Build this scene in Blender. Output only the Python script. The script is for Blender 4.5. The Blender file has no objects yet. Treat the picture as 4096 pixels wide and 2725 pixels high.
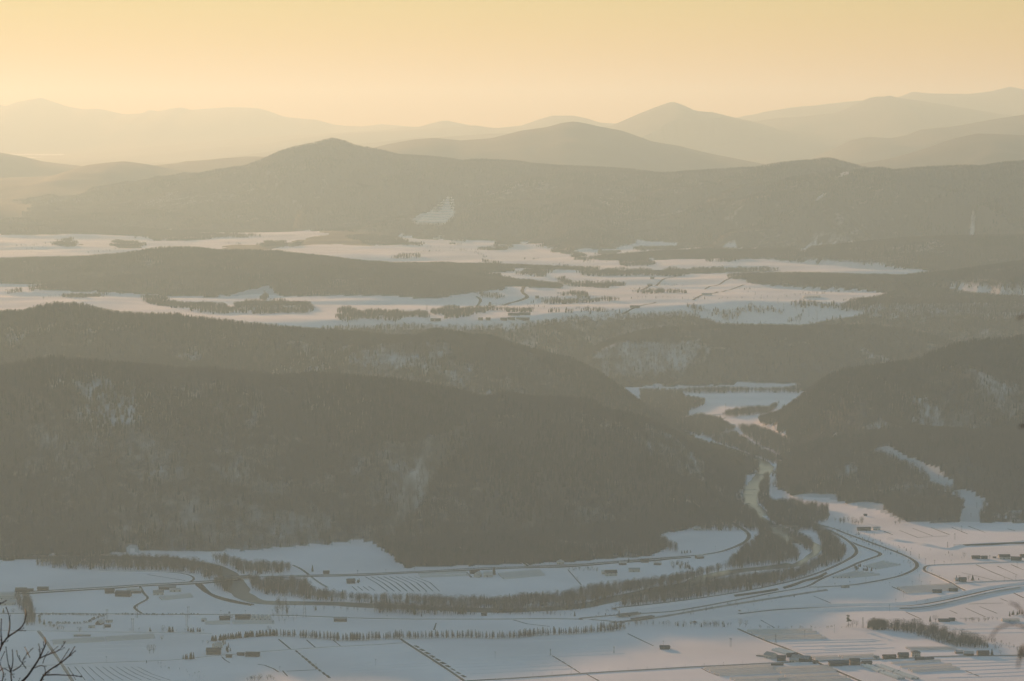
import bpy, math, random
import numpy as np
R = math.radians
scene = bpy.context.scene
# ------------------------------------------------------------------ camera
F = 11600.0                      # focal length in pixels of the 4096 wide photograph
EYE = 750.0                      # metres above the valley floor
PITCH = math.atan((1362.5 - 480.0) / F)
CP, SP = math.cos(PITCH), math.sin(PITCH)
cam_d = bpy.data.cameras.new('camera'); cam = bpy.data.objects.new('camera', cam_d)
scene.collection.objects.link(cam)
cam.location = (0, 0, EYE); cam.rotation_euler = (R(90) - PITCH, 0, 0)
cam_d.sensor_width = 36.0; cam_d.lens = F / 4096 * 36.0
cam_d.clip_start = 0.1; cam_d.clip_end = 150000
cam_d.dof.use_dof = True; cam_d.dof.focus_distance = 5000; cam_d.dof.aperture_fstop = 16
scene.camera = cam
# ------------------------------------------------------------------ sky and sun
SUN_EL, SUN_AZ = 8.2, -24.0      # degrees; azimuth from the viewing direction (+Y), negative to the left
world = bpy.data.worlds.new('World'); scene.world = world; world.use_nodes = True
wn = world.node_tree.nodes; wl = world.node_tree.links
sky = wn.new('ShaderNodeTexSky'); sky.sky_type = 'NISHITA'; sky.sun_disc = False
sky.sun_elevation = R(SUN_EL); sky.sun_rotation = R(SUN_AZ)
sky.altitude = 600; sky.air_density = 1.85; sky.dust_density = 0.0; sky.ozone_density = 3.6
bg = wn['Background']; bg.inputs['Strength'].default_value = 0.128
wl.new(sky.outputs[0], bg.inputs['Color'])
sun_d = bpy.data.lights.new('sun', 'SUN'); sun = bpy.data.objects.new('sun', sun_d)
scene.collection.objects.link(sun)
sun_d.energy = 5.0; sun_d.angle = R(0.53); sun_d.color = (1.0, 0.59, 0.28)
_s = (math.sin(R(SUN_AZ)) * math.cos(R(SUN_EL)), math.cos(R(SUN_AZ)) * math.cos(R(SUN_EL)), math.sin(R(SUN_EL)))
import mathutils
sun.rotation_euler = mathutils.Vector(_s).to_track_quat('Z', 'Y').to_euler()
sun.location = (-3000, 3000, 3000)
vs = scene.view_settings
vs.view_transform = 'Standard'; vs.look = 'None'; vs.gamma = 1.0; vs.exposure = 0.15
vs.use_curve_mapping = False
HAZE_DENSITY, HAZE_G, HAZE_COLOR = 4.9e-5, 0.38, (0.52, 0.76, 0.96)
cy = scene.cycles
cy.max_bounces = 4; cy.diffuse_bounces = 2; cy.glossy_bounces = 2; cy.transmission_bounces = 2
cy.volume_bounces = 1; cy.transparent_max_bounces = 4
cy.use_denoising = True; cy.caustics_reflective = False; cy.caustics_refractive = False
# ------------------------------------------------------------------ helpers
col = scene.collection
rng = np.random.default_rng(7); random.seed(7)
SD = 4096 / 2357.0               # full-frame tracing scale
CR = {'A': (0, 2100), 'B': (700, 2100), 'C': (1400, 2100), 'D': (2100, 2100), 'E': (2700, 2100),
      'F': (3296, 2100), 'G': (2600, 1500), 'H': (3296, 1500)}
UP = {'1': (0, 300), '2': (1366, 300), '3': (2732, 300), '4': (0, 1100), '5': (1366, 1100), '6': (2732, 1100)}
def S(k, x, y):                  # tracing coordinates -> photograph pixels
    if k == 'd': return (x * SD, y * SD)
    if k in CR: o = CR[k]; return (o[0] + x * 800 / 2007.0, o[1] + y * 800 / 2007.0)
    o = UP[k]; return (o[0] + x * 1366 / 2357.0, o[1] + y * 1366 / 2357.0)
def SL(spec):                    # ['A', (x,y), (x,y), 'B', ...] -> list of pixels
    out = []; k = 'd'
    for e in spec:
        if isinstance(e, str): k = e
        else: out.append(S(k, e[0], e[1]))
    return out
def ray(sx, sy):
    u = (sx - 2048) / F; v = (1362.5 - sy) / F
    return np.array([u, CP + v * SP, -SP + v * CP])
def at(sx, sy, D):
    d = ray(sx, sy); return d * (D / d[1]) + np.array([0, 0, EYE])
def _h(ix, iy, s):
    n = (ix.astype(np.int64) * 374761393 + iy.astype(np.int64) * 668265263 + s * 1442695041) & 0xffffffff
    n = ((n ^ (n >> 13)) * 1274126177) & 0xffffffff
    return ((n ^ (n >> 16)) & 0xffff) / 65535.0
def vnoise(x, y, s=0):
    x = np.asarray(x, float); y = np.asarray(y, float)
    ix = np.floor(x); iy = np.floor(y); fx = x - ix; fy = y - iy
    fx = fx * fx * (3 - 2 * fx); fy = fy * fy * (3 - 2 * fy)
    a = _h(ix, iy, s); b = _h(ix + 1, iy, s); c = _h(ix, iy + 1, s); d = _h(ix + 1, iy + 1, s)
    return (a + (b - a) * fx) * (1 - fy) + (c + (d - c) * fx) * fy
def fbm(x, y, s=0, o=4):
    v = 0; a = 0.5; t = 0
    for i in range(o):
        v = v + a * vnoise(x * 2 ** i, y * 2 ** i, s + i * 17); t += a; a *= 0.5
    return v / t
def sstep(a, b, x):
    t = np.clip((x - a) / (b - a), 0, 1); return t * t * (3 - 2 * t)
def inpoly(x, y, poly):
    r = np.zeros(len(x), bool); n = len(poly)
    for i in range(n):
        x0, y0 = poly[i][:2]; x1, y1 = poly[(i + 1) % n][:2]
        if y0 == y1: continue
        c = ((y0 > y) != (y1 > y)) & (x < (x1 - x0) * (y - y0) / (y1 - y0) + x0)
        r ^= c
    return r
# ---- materials
def mat(name, colr, rough=0.9, spec=0.2, var=0.0, vscale=0.1, col2=None, metal=0.0, attr=None, trans=0.0):
    m = bpy.data.materials.new(name); m.use_nodes = True
    nt = m.node_tree; b = nt.nodes['Principled BSDF']
    b.inputs['Roughness'].default_value = rough; b.inputs['Specular IOR Level'].default_value = spec
    b.inputs['Metallic'].default_value = metal
    c2 = col2 or tuple(c * (1 - var) for c in colr)
    tc = nt.nodes.new('ShaderNodeTexCoord'); no = nt.nodes.new('ShaderNodeTexNoise')
    no.inputs['Scale'].default_value = vscale; no.inputs['Detail'].default_value = 5; no.inputs['Roughness'].default_value = 0.6
    nt.links.new(tc.outputs['Object'], no.inputs['Vector'])
    rp = nt.nodes.new('ShaderNodeValToRGB')
    rp.color_ramp.elements[0].position = 0.35; rp.color_ramp.elements[1].position = 0.65
    rp.color_ramp.elements[0].color = (*c2, 1); rp.color_ramp.elements[1].color = (*colr, 1)
    nt.links.new(no.outputs['Fac'], rp.inputs['Fac'])
    nt.links.new(rp.outputs['Color'], b.inputs['Base Color'])
    return m
def terrain_mat(name, snow, wood):
    """snow and woodland mixed by the cover stored on the mesh, broken up by noise"""
    m = bpy.data.materials.new(name); m.use_nodes = True
    nt = m.node_tree; b = nt.nodes['Principled BSDF']; L = nt.links.new
    b.inputs['Roughness'].default_value = 0.95; b.inputs['Specular IOR Level'].default_value = 0.1
    tc = nt.nodes.new('ShaderNodeTexCoord')
    at_ = nt.nodes.new('ShaderNodeAttribute'); at_.attribute_name = 'wood'
    n1 = nt.nodes.new('ShaderNodeTexNoise'); n1.inputs['Scale'].default_value = 0.02; n1.inputs['Detail'].default_value = 6
    n2 = nt.nodes.new('ShaderNodeTexNoise'); n2.inputs['Scale'].default_value = 0.004; n2.inputs['Detail'].default_value = 4
    L(tc.outputs['Object'], n1.inputs['Vector']); L(tc.outputs['Object'], n2.inputs['Vector'])
    ma = nt.nodes.new('ShaderNodeMath'); ma.operation = 'MULTIPLY_ADD'
    L(n1.outputs['Fac'], ma.inputs[0]); ma.inputs[1].default_value = 0.5; ma.inputs[2].default_value = -0.25
    ad = nt.nodes.new('ShaderNodeMath'); ad.operation = 'ADD'; ad.use_clamp = True
    L(ma.outputs[0], ad.inputs[0]); L(at_.outputs['Fac'], ad.inputs[1])
    rp = nt.nodes.new('ShaderNodeValToRGB'); e = rp.color_ramp.elements
    e[0].position = 0.38; e[0].color = (*snow, 1); e[1].position = 0.62; e[1].color = (*wood, 1)
    L(ad.outputs[0], rp.inputs['Fac'])
    hs = nt.nodes.new('ShaderNodeHueSaturation'); mr = nt.nodes.new('ShaderNodeMapRange')
    mr.inputs[1].default_value = 0.3; mr.inputs[2].default_value = 0.7; mr.inputs[3].default_value = 0.84; mr.inputs[4].default_value = 1.05
    L(n2.outputs['Fac'], mr.inputs[0]); L(mr.outputs[0], hs.inputs['Value'])
    L(rp.outputs['Color'], hs.inputs['Color']); L(hs.outputs['Color'], b.inputs['Base Color'])
    return m
M = {}
M['snow'] = mat('snow', (0.96, 0.905, 0.915), 0.75, 0.3, 0.10, 0.03)
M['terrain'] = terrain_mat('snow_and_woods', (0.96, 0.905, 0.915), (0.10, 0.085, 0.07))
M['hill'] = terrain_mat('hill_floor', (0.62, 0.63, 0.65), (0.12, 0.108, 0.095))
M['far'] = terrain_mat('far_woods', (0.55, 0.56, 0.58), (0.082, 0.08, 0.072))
M['road'] = mat('road_grit', (0.055, 0.052, 0.048), 0.85, 0.25, 0.35, 0.05)
M['track'] = mat('track_slush', (0.33, 0.31, 0.29), 0.9, 0.2, 0.45, 0.06)
M['earth'] = mat('bare_earth', (0.07, 0.06, 0.048), 0.95, 0.1, 0.4, 0.2)
M['bark'] = mat('bark', (0.062, 0.056, 0.05), 0.9, 0.1, 0.3, 2.0)
M['twig'] = mat('twig', (0.07, 0.066, 0.06), 0.9, 0.1, 0.3, 1.0)
M['larch'] = mat('larch_twig', (0.085, 0.068, 0.05), 0.9, 0.1, 0.3, 1.0)
M['needle'] = mat('needle', (0.032, 0.042, 0.026), 0.9, 0.1, 0.4, 1.0)
M['plastic'] = mat('greenhouse_film', (0.75, 0.75, 0.73), 0.28, 0.5, 0.12, 0.15)
M['film_snow'] = mat('snowy_film', (0.86, 0.85, 0.84), 0.7, 0.2, 0.12, 0.2)
def see_through(m, f):           # thin film lets some of the low sun through
    nt = m.node_tree; b = nt.nodes['Principled BSDF']; t = nt.nodes.new('ShaderNodeBsdfTranslucent'); x = nt.nodes.new('ShaderNodeMixShader')
    x.inputs[0].default_value = f; t.inputs['Color'].default_value = (.85, .84, .82, 1)
    nt.links.new(b.outputs[0], x.inputs[1]); nt.links.new(t.outputs[0], x.inputs[2]); nt.links.new(x.outputs[0], nt.nodes['Material Output'].inputs['Surface'])
see_through(M['plastic'], .5); see_through(M['film_snow'], .55)
M['glass'] = mat('shiny_film', (0.55, 0.56, 0.56), 0.16, 0.9, 0.1, 0.3)
M['wall_pale'] = mat('pale_siding', (0.55, 0.53, 0.49), 0.8, 0.3, 0.2, 0.6)
M['wall_dark'] = mat('dark_siding', (0.07, 0.065, 0.06), 0.8, 0.3, 0.3, 0.6)
M['wall_brown'] = mat('brown_siding', (0.12, 0.09, 0.07), 0.8, 0.3, 0.3, 0.6)
M['roof_dark'] = mat('dark_metal_roof', (0.06, 0.06, 0.062), 0.5, 0.4, 0.3, 0.3)
M['roof_blue'] = mat('slate_blue_roof', (0.075, 0.085, 0.10), 0.5, 0.4, 0.3, 0.3)
M['roof_rust'] = mat('rusty_roof', (0.11, 0.075, 0.06), 0.6, 0.3, 0.4, 0.3)
M['roof_grey'] = mat('grey_metal_roof', (0.27, 0.27, 0.27), 0.4, 0.5, 0.2, 0.3)
M['window'] = mat('window_glass', (0.03, 0.035, 0.04), 0.15, 0.6)
M['concrete'] = mat('concrete', (0.30, 0.29, 0.275), 0.9, 0.2, 0.3, 0.2)
M['steel'] = mat('galvanised_steel', (0.16, 0.16, 0.16), 0.6, 0.4, 0.2, 0.5)
M['rock'] = mat('wet_rock', (0.07, 0.065, 0.06), 0.6, 0.4, 0.4, 0.3)
M['paint'] = mat('white_paint', (0.8, 0.8, 0.78), 0.4, 0.5)
M['tyre'] = mat('rubber', (0.02, 0.02, 0.02), 0.8, 0.2)
def water_mat():
    m = mat('river_water', (0.03, 0.035, 0.035), 0.28, 0.2)
    nt = m.node_tree; b = nt.nodes['Principled BSDF']
    no = nt.nodes.new('ShaderNodeTexNoise'); no.inputs['Scale'].default_value = 0.12; no.inputs['Detail'].default_value = 6
    tc = nt.nodes.new('ShaderNodeTexCoord'); nt.links.new(tc.outputs['Object'], no.inputs['Vector'])
    bu = nt.nodes.new('ShaderNodeBump'); bu.inputs['Strength'].default_value = 0.25; bu.inputs['Distance'].default_value = 0.5
    nt.links.new(no.outputs['Fac'], bu.inputs['Height']); nt.links.new(bu.outputs['Normal'], b.inputs['Normal'])
    return m
M['water'] = water_mat()
# ---- objects
def mesh_obj(name, verts, faces, m, parent=None, smooth=False, loc=None):
    me = bpy.data.meshes.new(name); me.from_pydata([tuple(map(float, v)) for v in verts], [], [tuple(map(int, f)) for f in faces])
    if smooth: me.shade_smooth()
    me.materials.append(M[m] if isinstance(m, str) else m)
    o = bpy.data.objects.new(name, me); col.objects.link(o); o.parent = parent
    if loc is not None: o.location = loc
    return o
def tag(o, label, cat, group=None, kind=None):
    o['label'] = label; o['category'] = cat
    if group: o['group'] = group
    if kind: o['kind'] = kind
    return o
def struct(o): o['kind'] = 'structure'; return o
def root(name, loc, rz, label, cat, group=None):
    o = bpy.data.objects.new(name, None); col.objects.link(o); o.location = tuple(map(float, loc)); o.rotation_euler = (0, 0, rz)
    o.empty_display_size = 1
    return tag(o, label, cat, group)
class MB:
    def __init__(s): s.v = []; s.f = []
    def quad(s, a, b, c, d): n = len(s.v); s.v += [a, b, c, d]; s.f.append((n, n + 1, n + 2, n + 3)); return s
    def tri(s, a, b, c): n = len(s.v); s.v += [a, b, c]; s.f.append((n, n + 1, n + 2)); return s
    def box(s, x0, x1, y0, y1, z0, z1):
        n = len(s.v)
        s.v += [(x, y, z) for z in (z0, z1) for y in (y0, y1) for x in (x0, x1)]
        s.f += [tuple(n + i for i in q) for q in ((0, 2, 3, 1), (4, 5, 7, 6), (0, 1, 5, 4), (2, 6, 7, 3), (0, 4, 6, 2), (1, 3, 7, 5))]
        return s
    def tube(s, pts, rad, sides=5):
        pts = [np.array(p, float) for p in pts]; n0 = len(s.v)
        for i, p in enumerate(pts):
            t = pts[min(i + 1, len(pts) - 1)] - pts[max(i - 1, 0)]; t = t / (np.linalg.norm(t) + 1e-9)
            a = np.cross(t, (0, 0, 1)) if abs(t[2]) < 0.9 else np.cross(t, (1, 0, 0)); a /= np.linalg.norm(a); b = np.cross(t, a)
            for k in range(sides):
                w = 2 * math.pi * k / sides
                s.v.append(tuple(p + rad[i] * (a * math.cos(w) + b * math.sin(w))))
        for i in range(len(pts) - 1):
            for k in range(sides):
                a0 = n0 + i * sides + k; a1 = n0 + i * sides + (k + 1) % sides
                s.f.append((a0, a1, a1 + sides, a0 + sides))
        s.f.append(tuple(n0 + k for k in reversed(range(sides)))); e = n0 + (len(pts) - 1) * sides
        s.f.append(tuple(e + k for k in range(sides)))
        return s
    def build(s, name, m, parent=None, smooth=False): return mesh_obj(name, s.v, s.f, m, parent, smooth)
# ------------------------------------------------------------------ terrain: one height field, cut into named pieces
U0, U1, DU = -0.52, 0.36, 0.0016
Y0, Y1, DL = 3250.0, 66000.0, 0.0032
us = np.arange(U0, U1 + DU, DU); ls = np.arange(math.log(Y0), math.log(Y1) + DL, DL)
NU, NL = len(us), len(ls)
LY, UU = np.meshgrid(np.exp(ls), us, indexing='ij')
GX, GY = UU * LY, LY
def base(x, y):
    u = x / y; xd = 1178.5 + u * 6675
    foot = np.interp(xd, [-3000, 600, 1100, 1250, 1400, 1700, 2100, 2300, 3500], [8150, 8150, 8250, 8500, 8750, 8950, 8900, 8700, 8600])
    wob = (fbm(x / 420, y / 420, 5, 3) - 0.5)
    st = sstep(0, 1, (y - foot - wob * 260) / 520)
    z = 150 * st
    # rolling terraces of the upper valley
    roll = (fbm(x / 900 + 3, y / 330, 21, 3) - 0.5) * 60 + (vnoise(x / 1500, y / 170, 31) - 0.5) * 12
    z = z + st * roll * sstep(8600, 9300, y) * (1 - 0.55 * sstep(14000, 19000, y))
    z = z + 60 * sstep(15000, 30000, y)
    fl = 1 - sstep(7000, 8000, y)
    z = z + fl * (fbm(x / 170, y / 170, 9, 3) - 0.5) * 1.7
    return z
Rg = []
def ridge(name, kind, pts, wf, wb, amp=0.0, wl=300.0, drop=0.0, obj='hill', taper=''):
    Rg.append(dict(taper=taper, name=name, kind=kind, pts=pts, wf=wf, wb=wb, amp=amp, wl=wl, drop=drop, obj=obj))
# far ranges (x, y traced on the photograph, distance)
ridge('range_a', 'far', [(-1700, 240, 54e3), (-900, 235, 54e3), (-300, 246, 54e3), (0, 240, 54e3), (15, 246, 54e3), (50, 232, 54e3), (97, 225, 54e3), (125, 235, 54e3), (160, 246, 54e3), (195, 252, 54e3), (225, 250, 54e3), (255, 256, 54e3), (285, 263, 54e3), (330, 261, 54e3), (347, 252, 54e3), (362, 257, 54e3), (400, 249, 54e3), (418, 247, 54e3), (440, 253, 54e3), (470, 251, 54e3), (525, 247, 54e3), (560, 247, 54e3), (600, 250, 54e3), (625, 258, 54e3), (655, 269, 54e3), (690, 273, 54e3), (730, 276, 54e3), (770, 287, 54e3), (800, 290, 54e3), (835, 291, 54e3), (880, 286, 54e3), (915, 289, 54e3), (1000, 297, 54e3), (1200, 320, 54e3)], 8500, 6000, 60, 2600, obj='mountain')
ridge('range_b', 'far', [(880, 300, 46e3), (930, 292, 46e3), (965, 292, 46e3), (1000, 282, 46e3), (1025, 277, 46e3), (1060, 284, 46e3), (1100, 293, 46e3), (1150, 304, 46e3), (1250, 330, 46e3)], 5000, 4000, 40, 2000, obj='mountain')
ridge('range_c', 'far', [(1060, 292, 42e3), (1090, 288, 42e3), (1140, 295, 42e3), (1200, 289, 42e3), (1240, 275, 42e3), (1270, 266, 42e3), (1320, 266, 42e3), (1350, 272, 42e3), (1380, 282, 42e3), (1410, 284, 42e3), (1500, 290, 42e3)], 5200, 4000, 40, 2000, obj='mountain')
ridge('range_d', 'far', [(1400, 292, 35e3), (1420, 284, 35e3), (1470, 262, 35e3), (1510, 246, 35e3), (1548, 233, 35e3), (1575, 243, 35e3), (1600, 255, 35e3), (1640, 258, 35e3), (1680, 268, 35e3), (1730, 279, 35e3), (1800, 300, 35e3), (1900, 330, 34e3), (1960, 350, 33e3)], 6000, 4500, 60, 1500, obj='mountain')
ridge('range_e', 'far', [(1700, 284, 38e3), (1740, 279, 38e3), (1790, 271, 38e3), (1850, 268, 38e3), (1930, 258, 38e3), (1975, 238, 38e3), (2000, 225, 38e3), (2015, 222, 38e3), (2040, 222, 38e3), (2047, 219, 38e3), (2065, 225, 38e3), (2120, 232, 38e3), (2200, 245, 38e3), (2300, 262, 38e3), (2450, 280, 38e3)], 6500, 5000, 70, 1800, obj='mountain')
ridge('range_f', 'far', [(2060, 226, 45e3), (2080, 219, 45e3), (2100, 211, 45e3), (2140, 215, 45e3), (2230, 216, 45e3), (2280, 210, 45e3), (2325, 199, 45e3), (2357, 206, 45e3), (2500, 220, 45e3), (3200, 250, 45e3)], 6500, 5000, 60, 1800, obj='mountain')
ridge('range_g', 'far', [(1860, 378, 27e3), (1900, 352, 27e3), (1960, 322, 27e3), (2000, 314, 27e3), (2050, 318, 27e3), (2090, 310, 27e3), (2120, 298, 27e3), (2200, 290, 27e3), (2280, 275, 27e3), (2357, 263, 27e3), (2600, 250, 27e3)], 4200, 3000, 60, 1100, obj='mountain')
ridge('range_h', 'far', [(1900, 395, 21e3), (1990, 375, 21e3), (2050, 365, 21e3), (2120, 345, 21e3), (2190, 320, 21e3), (2250, 307, 21e3), (2300, 309, 21e3), (2357, 311, 21e3), (2700, 300, 21e3)], 3500, 2500, 50, 900, obj='mountain')
ridge('range_i', 'far', [(820, 350, 23e3), (890, 332, 23e3), (950, 321, 23e3), (1000, 317, 23e3), (1060, 323, 23e3), (1130, 318, 23e3), (1200, 300, 23e3), (1260, 292, 23e3), (1290, 283, 23e3), (1320, 279, 23e3), (1345, 283, 23e3), (1380, 291, 23e3), (1430, 300, 23e3), (1500, 325, 23e3), (1560, 335, 23e3), (1620, 350, 23e3), (1700, 366, 23e3), (1790, 384, 23e3), (1850, 400, 23e3)], 4000, 3500, 50, 1000, obj='mountain')
ridge('range_j', 'far', [(-1500, 330, 24e3), (-600, 335, 24e3), (-150, 345, 24e3), (0, 351, 24e3), (50, 360, 24e3), (100, 372, 24e3), (180, 382, 24e3), (260, 390, 24e3)], 3600, 2600, 40, 900, obj='mountain')
ridge('range_k', 'far', [(120, 405, 21e3), (200, 380, 21e3), (240, 375, 21e3), (285, 371, 21e3), (340, 378, 21e3), (400, 390, 21e3), (480, 396, 21e3), (580, 405, 21e3)], 3000, 2500, 40, 800, obj='mountain')
ridge('range_l', 'far', [(-1500, 440, 17.5e3), (-300, 455, 17.5e3), (0, 470, 17.5e3), (60, 482, 17.5e3), (120, 496, 17.5e3), (170, 512, 17.5e3)], 1800, 1500, 30, 600, obj='hill')
# the long mountain across the valley
ridge('main', 'main', [(-1400, 520, 16700), (-400, 525, 16700), (0, 518, 16700), (60, 502, 16700), (110, 494, 16800), (200, 490, 16900), (280, 480, 17000), (340, 464, 17100), (400, 442, 17200), (450, 427, 17300), (500, 405, 17400), (560, 382, 17500), (610, 364, 17500), (640, 349, 17500), (680, 336, 17500), (720, 329, 17500), (765, 317, 17500), (790, 323, 17500), (820, 334, 17500), (870, 343, 17500), (920, 356, 17500), (985, 361, 17300), (1045, 373, 17200), (1100, 366, 17100), (1150, 368, 17100), (1220, 377, 17000), (1290, 381, 16904), (1350, 391, 16660), (1450, 395, 16420), (1520, 398, 16200), (1600, 393, 16200), (1660, 389, 16100), (1720, 385, 16000), (1790, 388, 15900), (1830, 375, 15900), (1870, 367, 15700), (1905, 362, 15700), (1940, 370, 15700), (1990, 384, 15700), (2060, 400, 15600), (2140, 420, 15600)], 1900, 2600, 60, 420, 9, obj='mountain')
ridge('main_r', 'main', [(1800, 520, 13.6e3), (1870, 470, 13.7e3), (1930, 430, 13.9e3), (1980, 398, 14e3), (2030, 384, 14.1e3), (2060, 391, 14.1e3), (2120, 385, 14.1e3), (2200, 380, 14.1e3), (2260, 381, 14.1e3), (2310, 373, 14.1e3), (2357, 370, 14.1e3), (2600, 365, 14.1e3), (3300, 380, 14e3)], 1500, 2300, 60, 360, 9, obj='mountain', taper='s')
ridge('spur_m', 'main', [(1350, 398, 16.4e3), (1330, 450, 15.2e3), (1340, 520, 14.1e3), (1350, 560, 13.4e3)], 600, 600, 25, 300, 8, obj='mountain', taper='e')
ridge('low_r', 'near', [(1640, 622, 11.5e3), (1690, 606, 11.9e3), (1730, 595, 12.1e3), (1800, 583, 12.2e3), (1900, 572, 12.2e3), (2000, 557, 12.2e3), (2100, 547, 12.2e3), (2357, 541, 12.2e3), (2700, 530, 12.2e3)], 900, 1100, 8, 260, 10, taper='s')
ridge('mid_r', 'near', [(1925, 722, 9.6e3, 500), (1960, 706, 9.8e3, 560), (2000, 690, 10e3, 700), (2060, 662, 10.1e3, 950), (2100, 644, 10.2e3, 1200), (2200, 629, 10.2e3, 1500), (2280, 614, 10.2e3, 1600), (2357, 602, 10.2e3, 1650), (2700, 580, 10.2e3, 1700)], 900, 900, 7, 240, 10, taper='s')
# the left hill of the middle ground and the one tucked behind it
ridge('mid_l', 'near', [(-1200, 590, 11.4e3, 650), (-300, 600, 11.4e3, 650), (0, 596, 11.4e3, 640), (80, 594, 11.4e3, 640), (180, 592, 11.4e3, 640), (280, 584, 11.4e3, 680), (330, 577, 11.35e3, 720), (380, 568, 11.3e3, 820), (440, 569, 11.3e3, 900), (500, 577, 11.25e3, 900), (560, 575, 11.2e3, 900), (620, 576, 11.15e3, 900), (680, 585, 11.1e3, 1250), (740, 595, 10.9e3, 1350), (800, 603, 10.7e3, 1250), (850, 611, 10.55e3, 1100), (890, 621, 10.4e3, 950), (950, 637, 10.2e3, 700), (1000, 656, 9.95e3, 480), (1040, 676, 9.75e3, 300), (1070, 695, 9.65e3, 160)], 620, 600, 9, 240, 11, taper='e')
ridge('mid_l2', 'near', [(800, 612, 11.5e3), (870, 609, 11.5e3), (950, 609, 11.5e3), (1030, 612, 11.4e3), (1100, 622, 11.2e3), (1180, 645, 11e3), (1225, 660, 10.8e3)], 600, 500, 8, 200, 10, taper='e')
# terrace face behind the gorge
ridge('bluff', 'near', [(1325, 842, 8.05e3), (1420, 786, 8.25e3), (1480, 764, 8.4e3), (1560, 752, 8.5e3), (1700, 748, 8.52e3), (1850, 751, 8.52e3), (2000, 747, 8.5e3), (2100, 760, 8.45e3), (2180, 785, 8.4e3), (2250, 800, 8.4e3), (2500, 790, 8.4e3)], 520, 480, 22, 200, 10, taper='s')
# second dark hill
ridge('hill_b', 'near', [(-1200, 690, 7.5e3), (-400, 700, 7.5e3), (-100, 714, 7.45e3), (0, 718, 7.4e3), (60, 714, 7.4e3), (90, 703, 7.4e3), (130, 697, 7.4e3), (190, 699, 7.4e3), (215, 708, 7.4e3), (260, 718, 7.4e3), (330, 722, 7.4e3), (400, 722, 7.4e3), (450, 729, 7.4e3), (520, 736, 7.35e3), (600, 746, 7.3e3), (700, 756, 7.3e3), (780, 762, 7.3e3), (850, 767, 7.3e3), (920, 774, 7.25e3), (960, 769, 7.2e3), (1000, 757, 7.2e3), (1030, 758, 7.2e3), (1080, 770, 7.2e3), (1150, 786, 7.15e3), (1220, 803, 7.1e3), (1270, 823, 7.05e3), (1310, 846, 7e3), (1345, 868, 6.95e3), (1380, 893, 6.9e3), (1420, 919, 6.85e3), (1450, 944, 6.8e3), (1480, 966, 6.75e3), (1530, 990, 6.7e3), (1600, 1020, 6.55e3), (1680, 1055, 6.35e3), (1735, 1085, 6.2e3)], 900, 620, 50, 300, 11)
# nearest dark hill; its unseen left end is raised to shade the valley floor
ridge('hill_a', 'near', [(-1400, 700, 5.8e3, 950), (-700, 730, 5.75e3, 900), (-300, 775, 5.7e3, 850), (-120, 820, 5.66e3, 800), (0, 840, 5.65e3, 790), (60, 830, 5.65e3, 780), (110, 822, 5.65e3, 780), (160, 826, 5.65e3, 780), (250, 833, 5.66e3, 790), (330, 841, 5.68e3, 800), (430, 848, 5.7e3, 800), (480, 846, 5.72e3, 800), (560, 854, 5.72e3, 790), (640, 864, 5.74e3, 780), (720, 859, 5.75e3, 770), (790, 865, 5.75e3, 770), (860, 870, 5.75e3, 830), (920, 875, 5.76e3, 930), (980, 884, 5.77e3, 980), (1040, 894, 5.78e3, 980), (1080, 905, 5.79e3, 960), (1120, 912, 5.8e3, 950), (1155, 903, 5.8e3, 930), (1200, 910, 5.77e3, 880), (1260, 934, 5.72e3, 800), (1330, 968, 5.66e3, 720), (1400, 1010, 5.6e3, 640), (1470, 1060, 5.55e3, 520), (1540, 1110, 5.5e3, 420), (1600, 1150, 5.45e3, 330), (1640, 1180, 5.4e3, 260)], 1000, 700, 46, 300, 11)
# right hand hill with its lower spur
ridge('hill_r', 'near', [(3200, 760, 7e3), (2600, 768, 6.9e3), (2357, 774, 6.85e3), (2300, 780, 6.85e3), (2240, 784, 6.85e3), (2190, 796, 6.85e3), (2150, 810, 6.85e3), (2100, 831, 6.85e3), (2050, 840, 6.8e3), (1990, 852, 6.8e3), (1930, 862, 6.75e3), (1880, 888, 6.7e3), (1840, 915, 6.65e3), (1800, 951, 6.6e3), (1765, 985, 6.6e3)][::-1], 1000, 700, 55, 300, 10)
ridge('spur_r', 'near', [(1770, 1100, 6.05e3), (1800, 1076, 6.05e3), (1840, 1045, 6.05e3), (1880, 1020, 6.05e3), (1940, 1010, 6.05e3), (2000, 1030, 6e3), (2060, 1045, 5.95e3), (2120, 1080, 5.85e3), (2200, 1130, 5.7e3), (2260, 1175, 5.55e3)], 480, 500, 22, 180, 10)
ridge('spur_r2', 'near', [(2000, 1000, 6.3e3), (2120, 985, 6.25e3), (2240, 990, 6.15e3), (2357, 985, 6.1e3), (2700, 960, 6.1e3)], 650, 500, 30, 220, 10)

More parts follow.
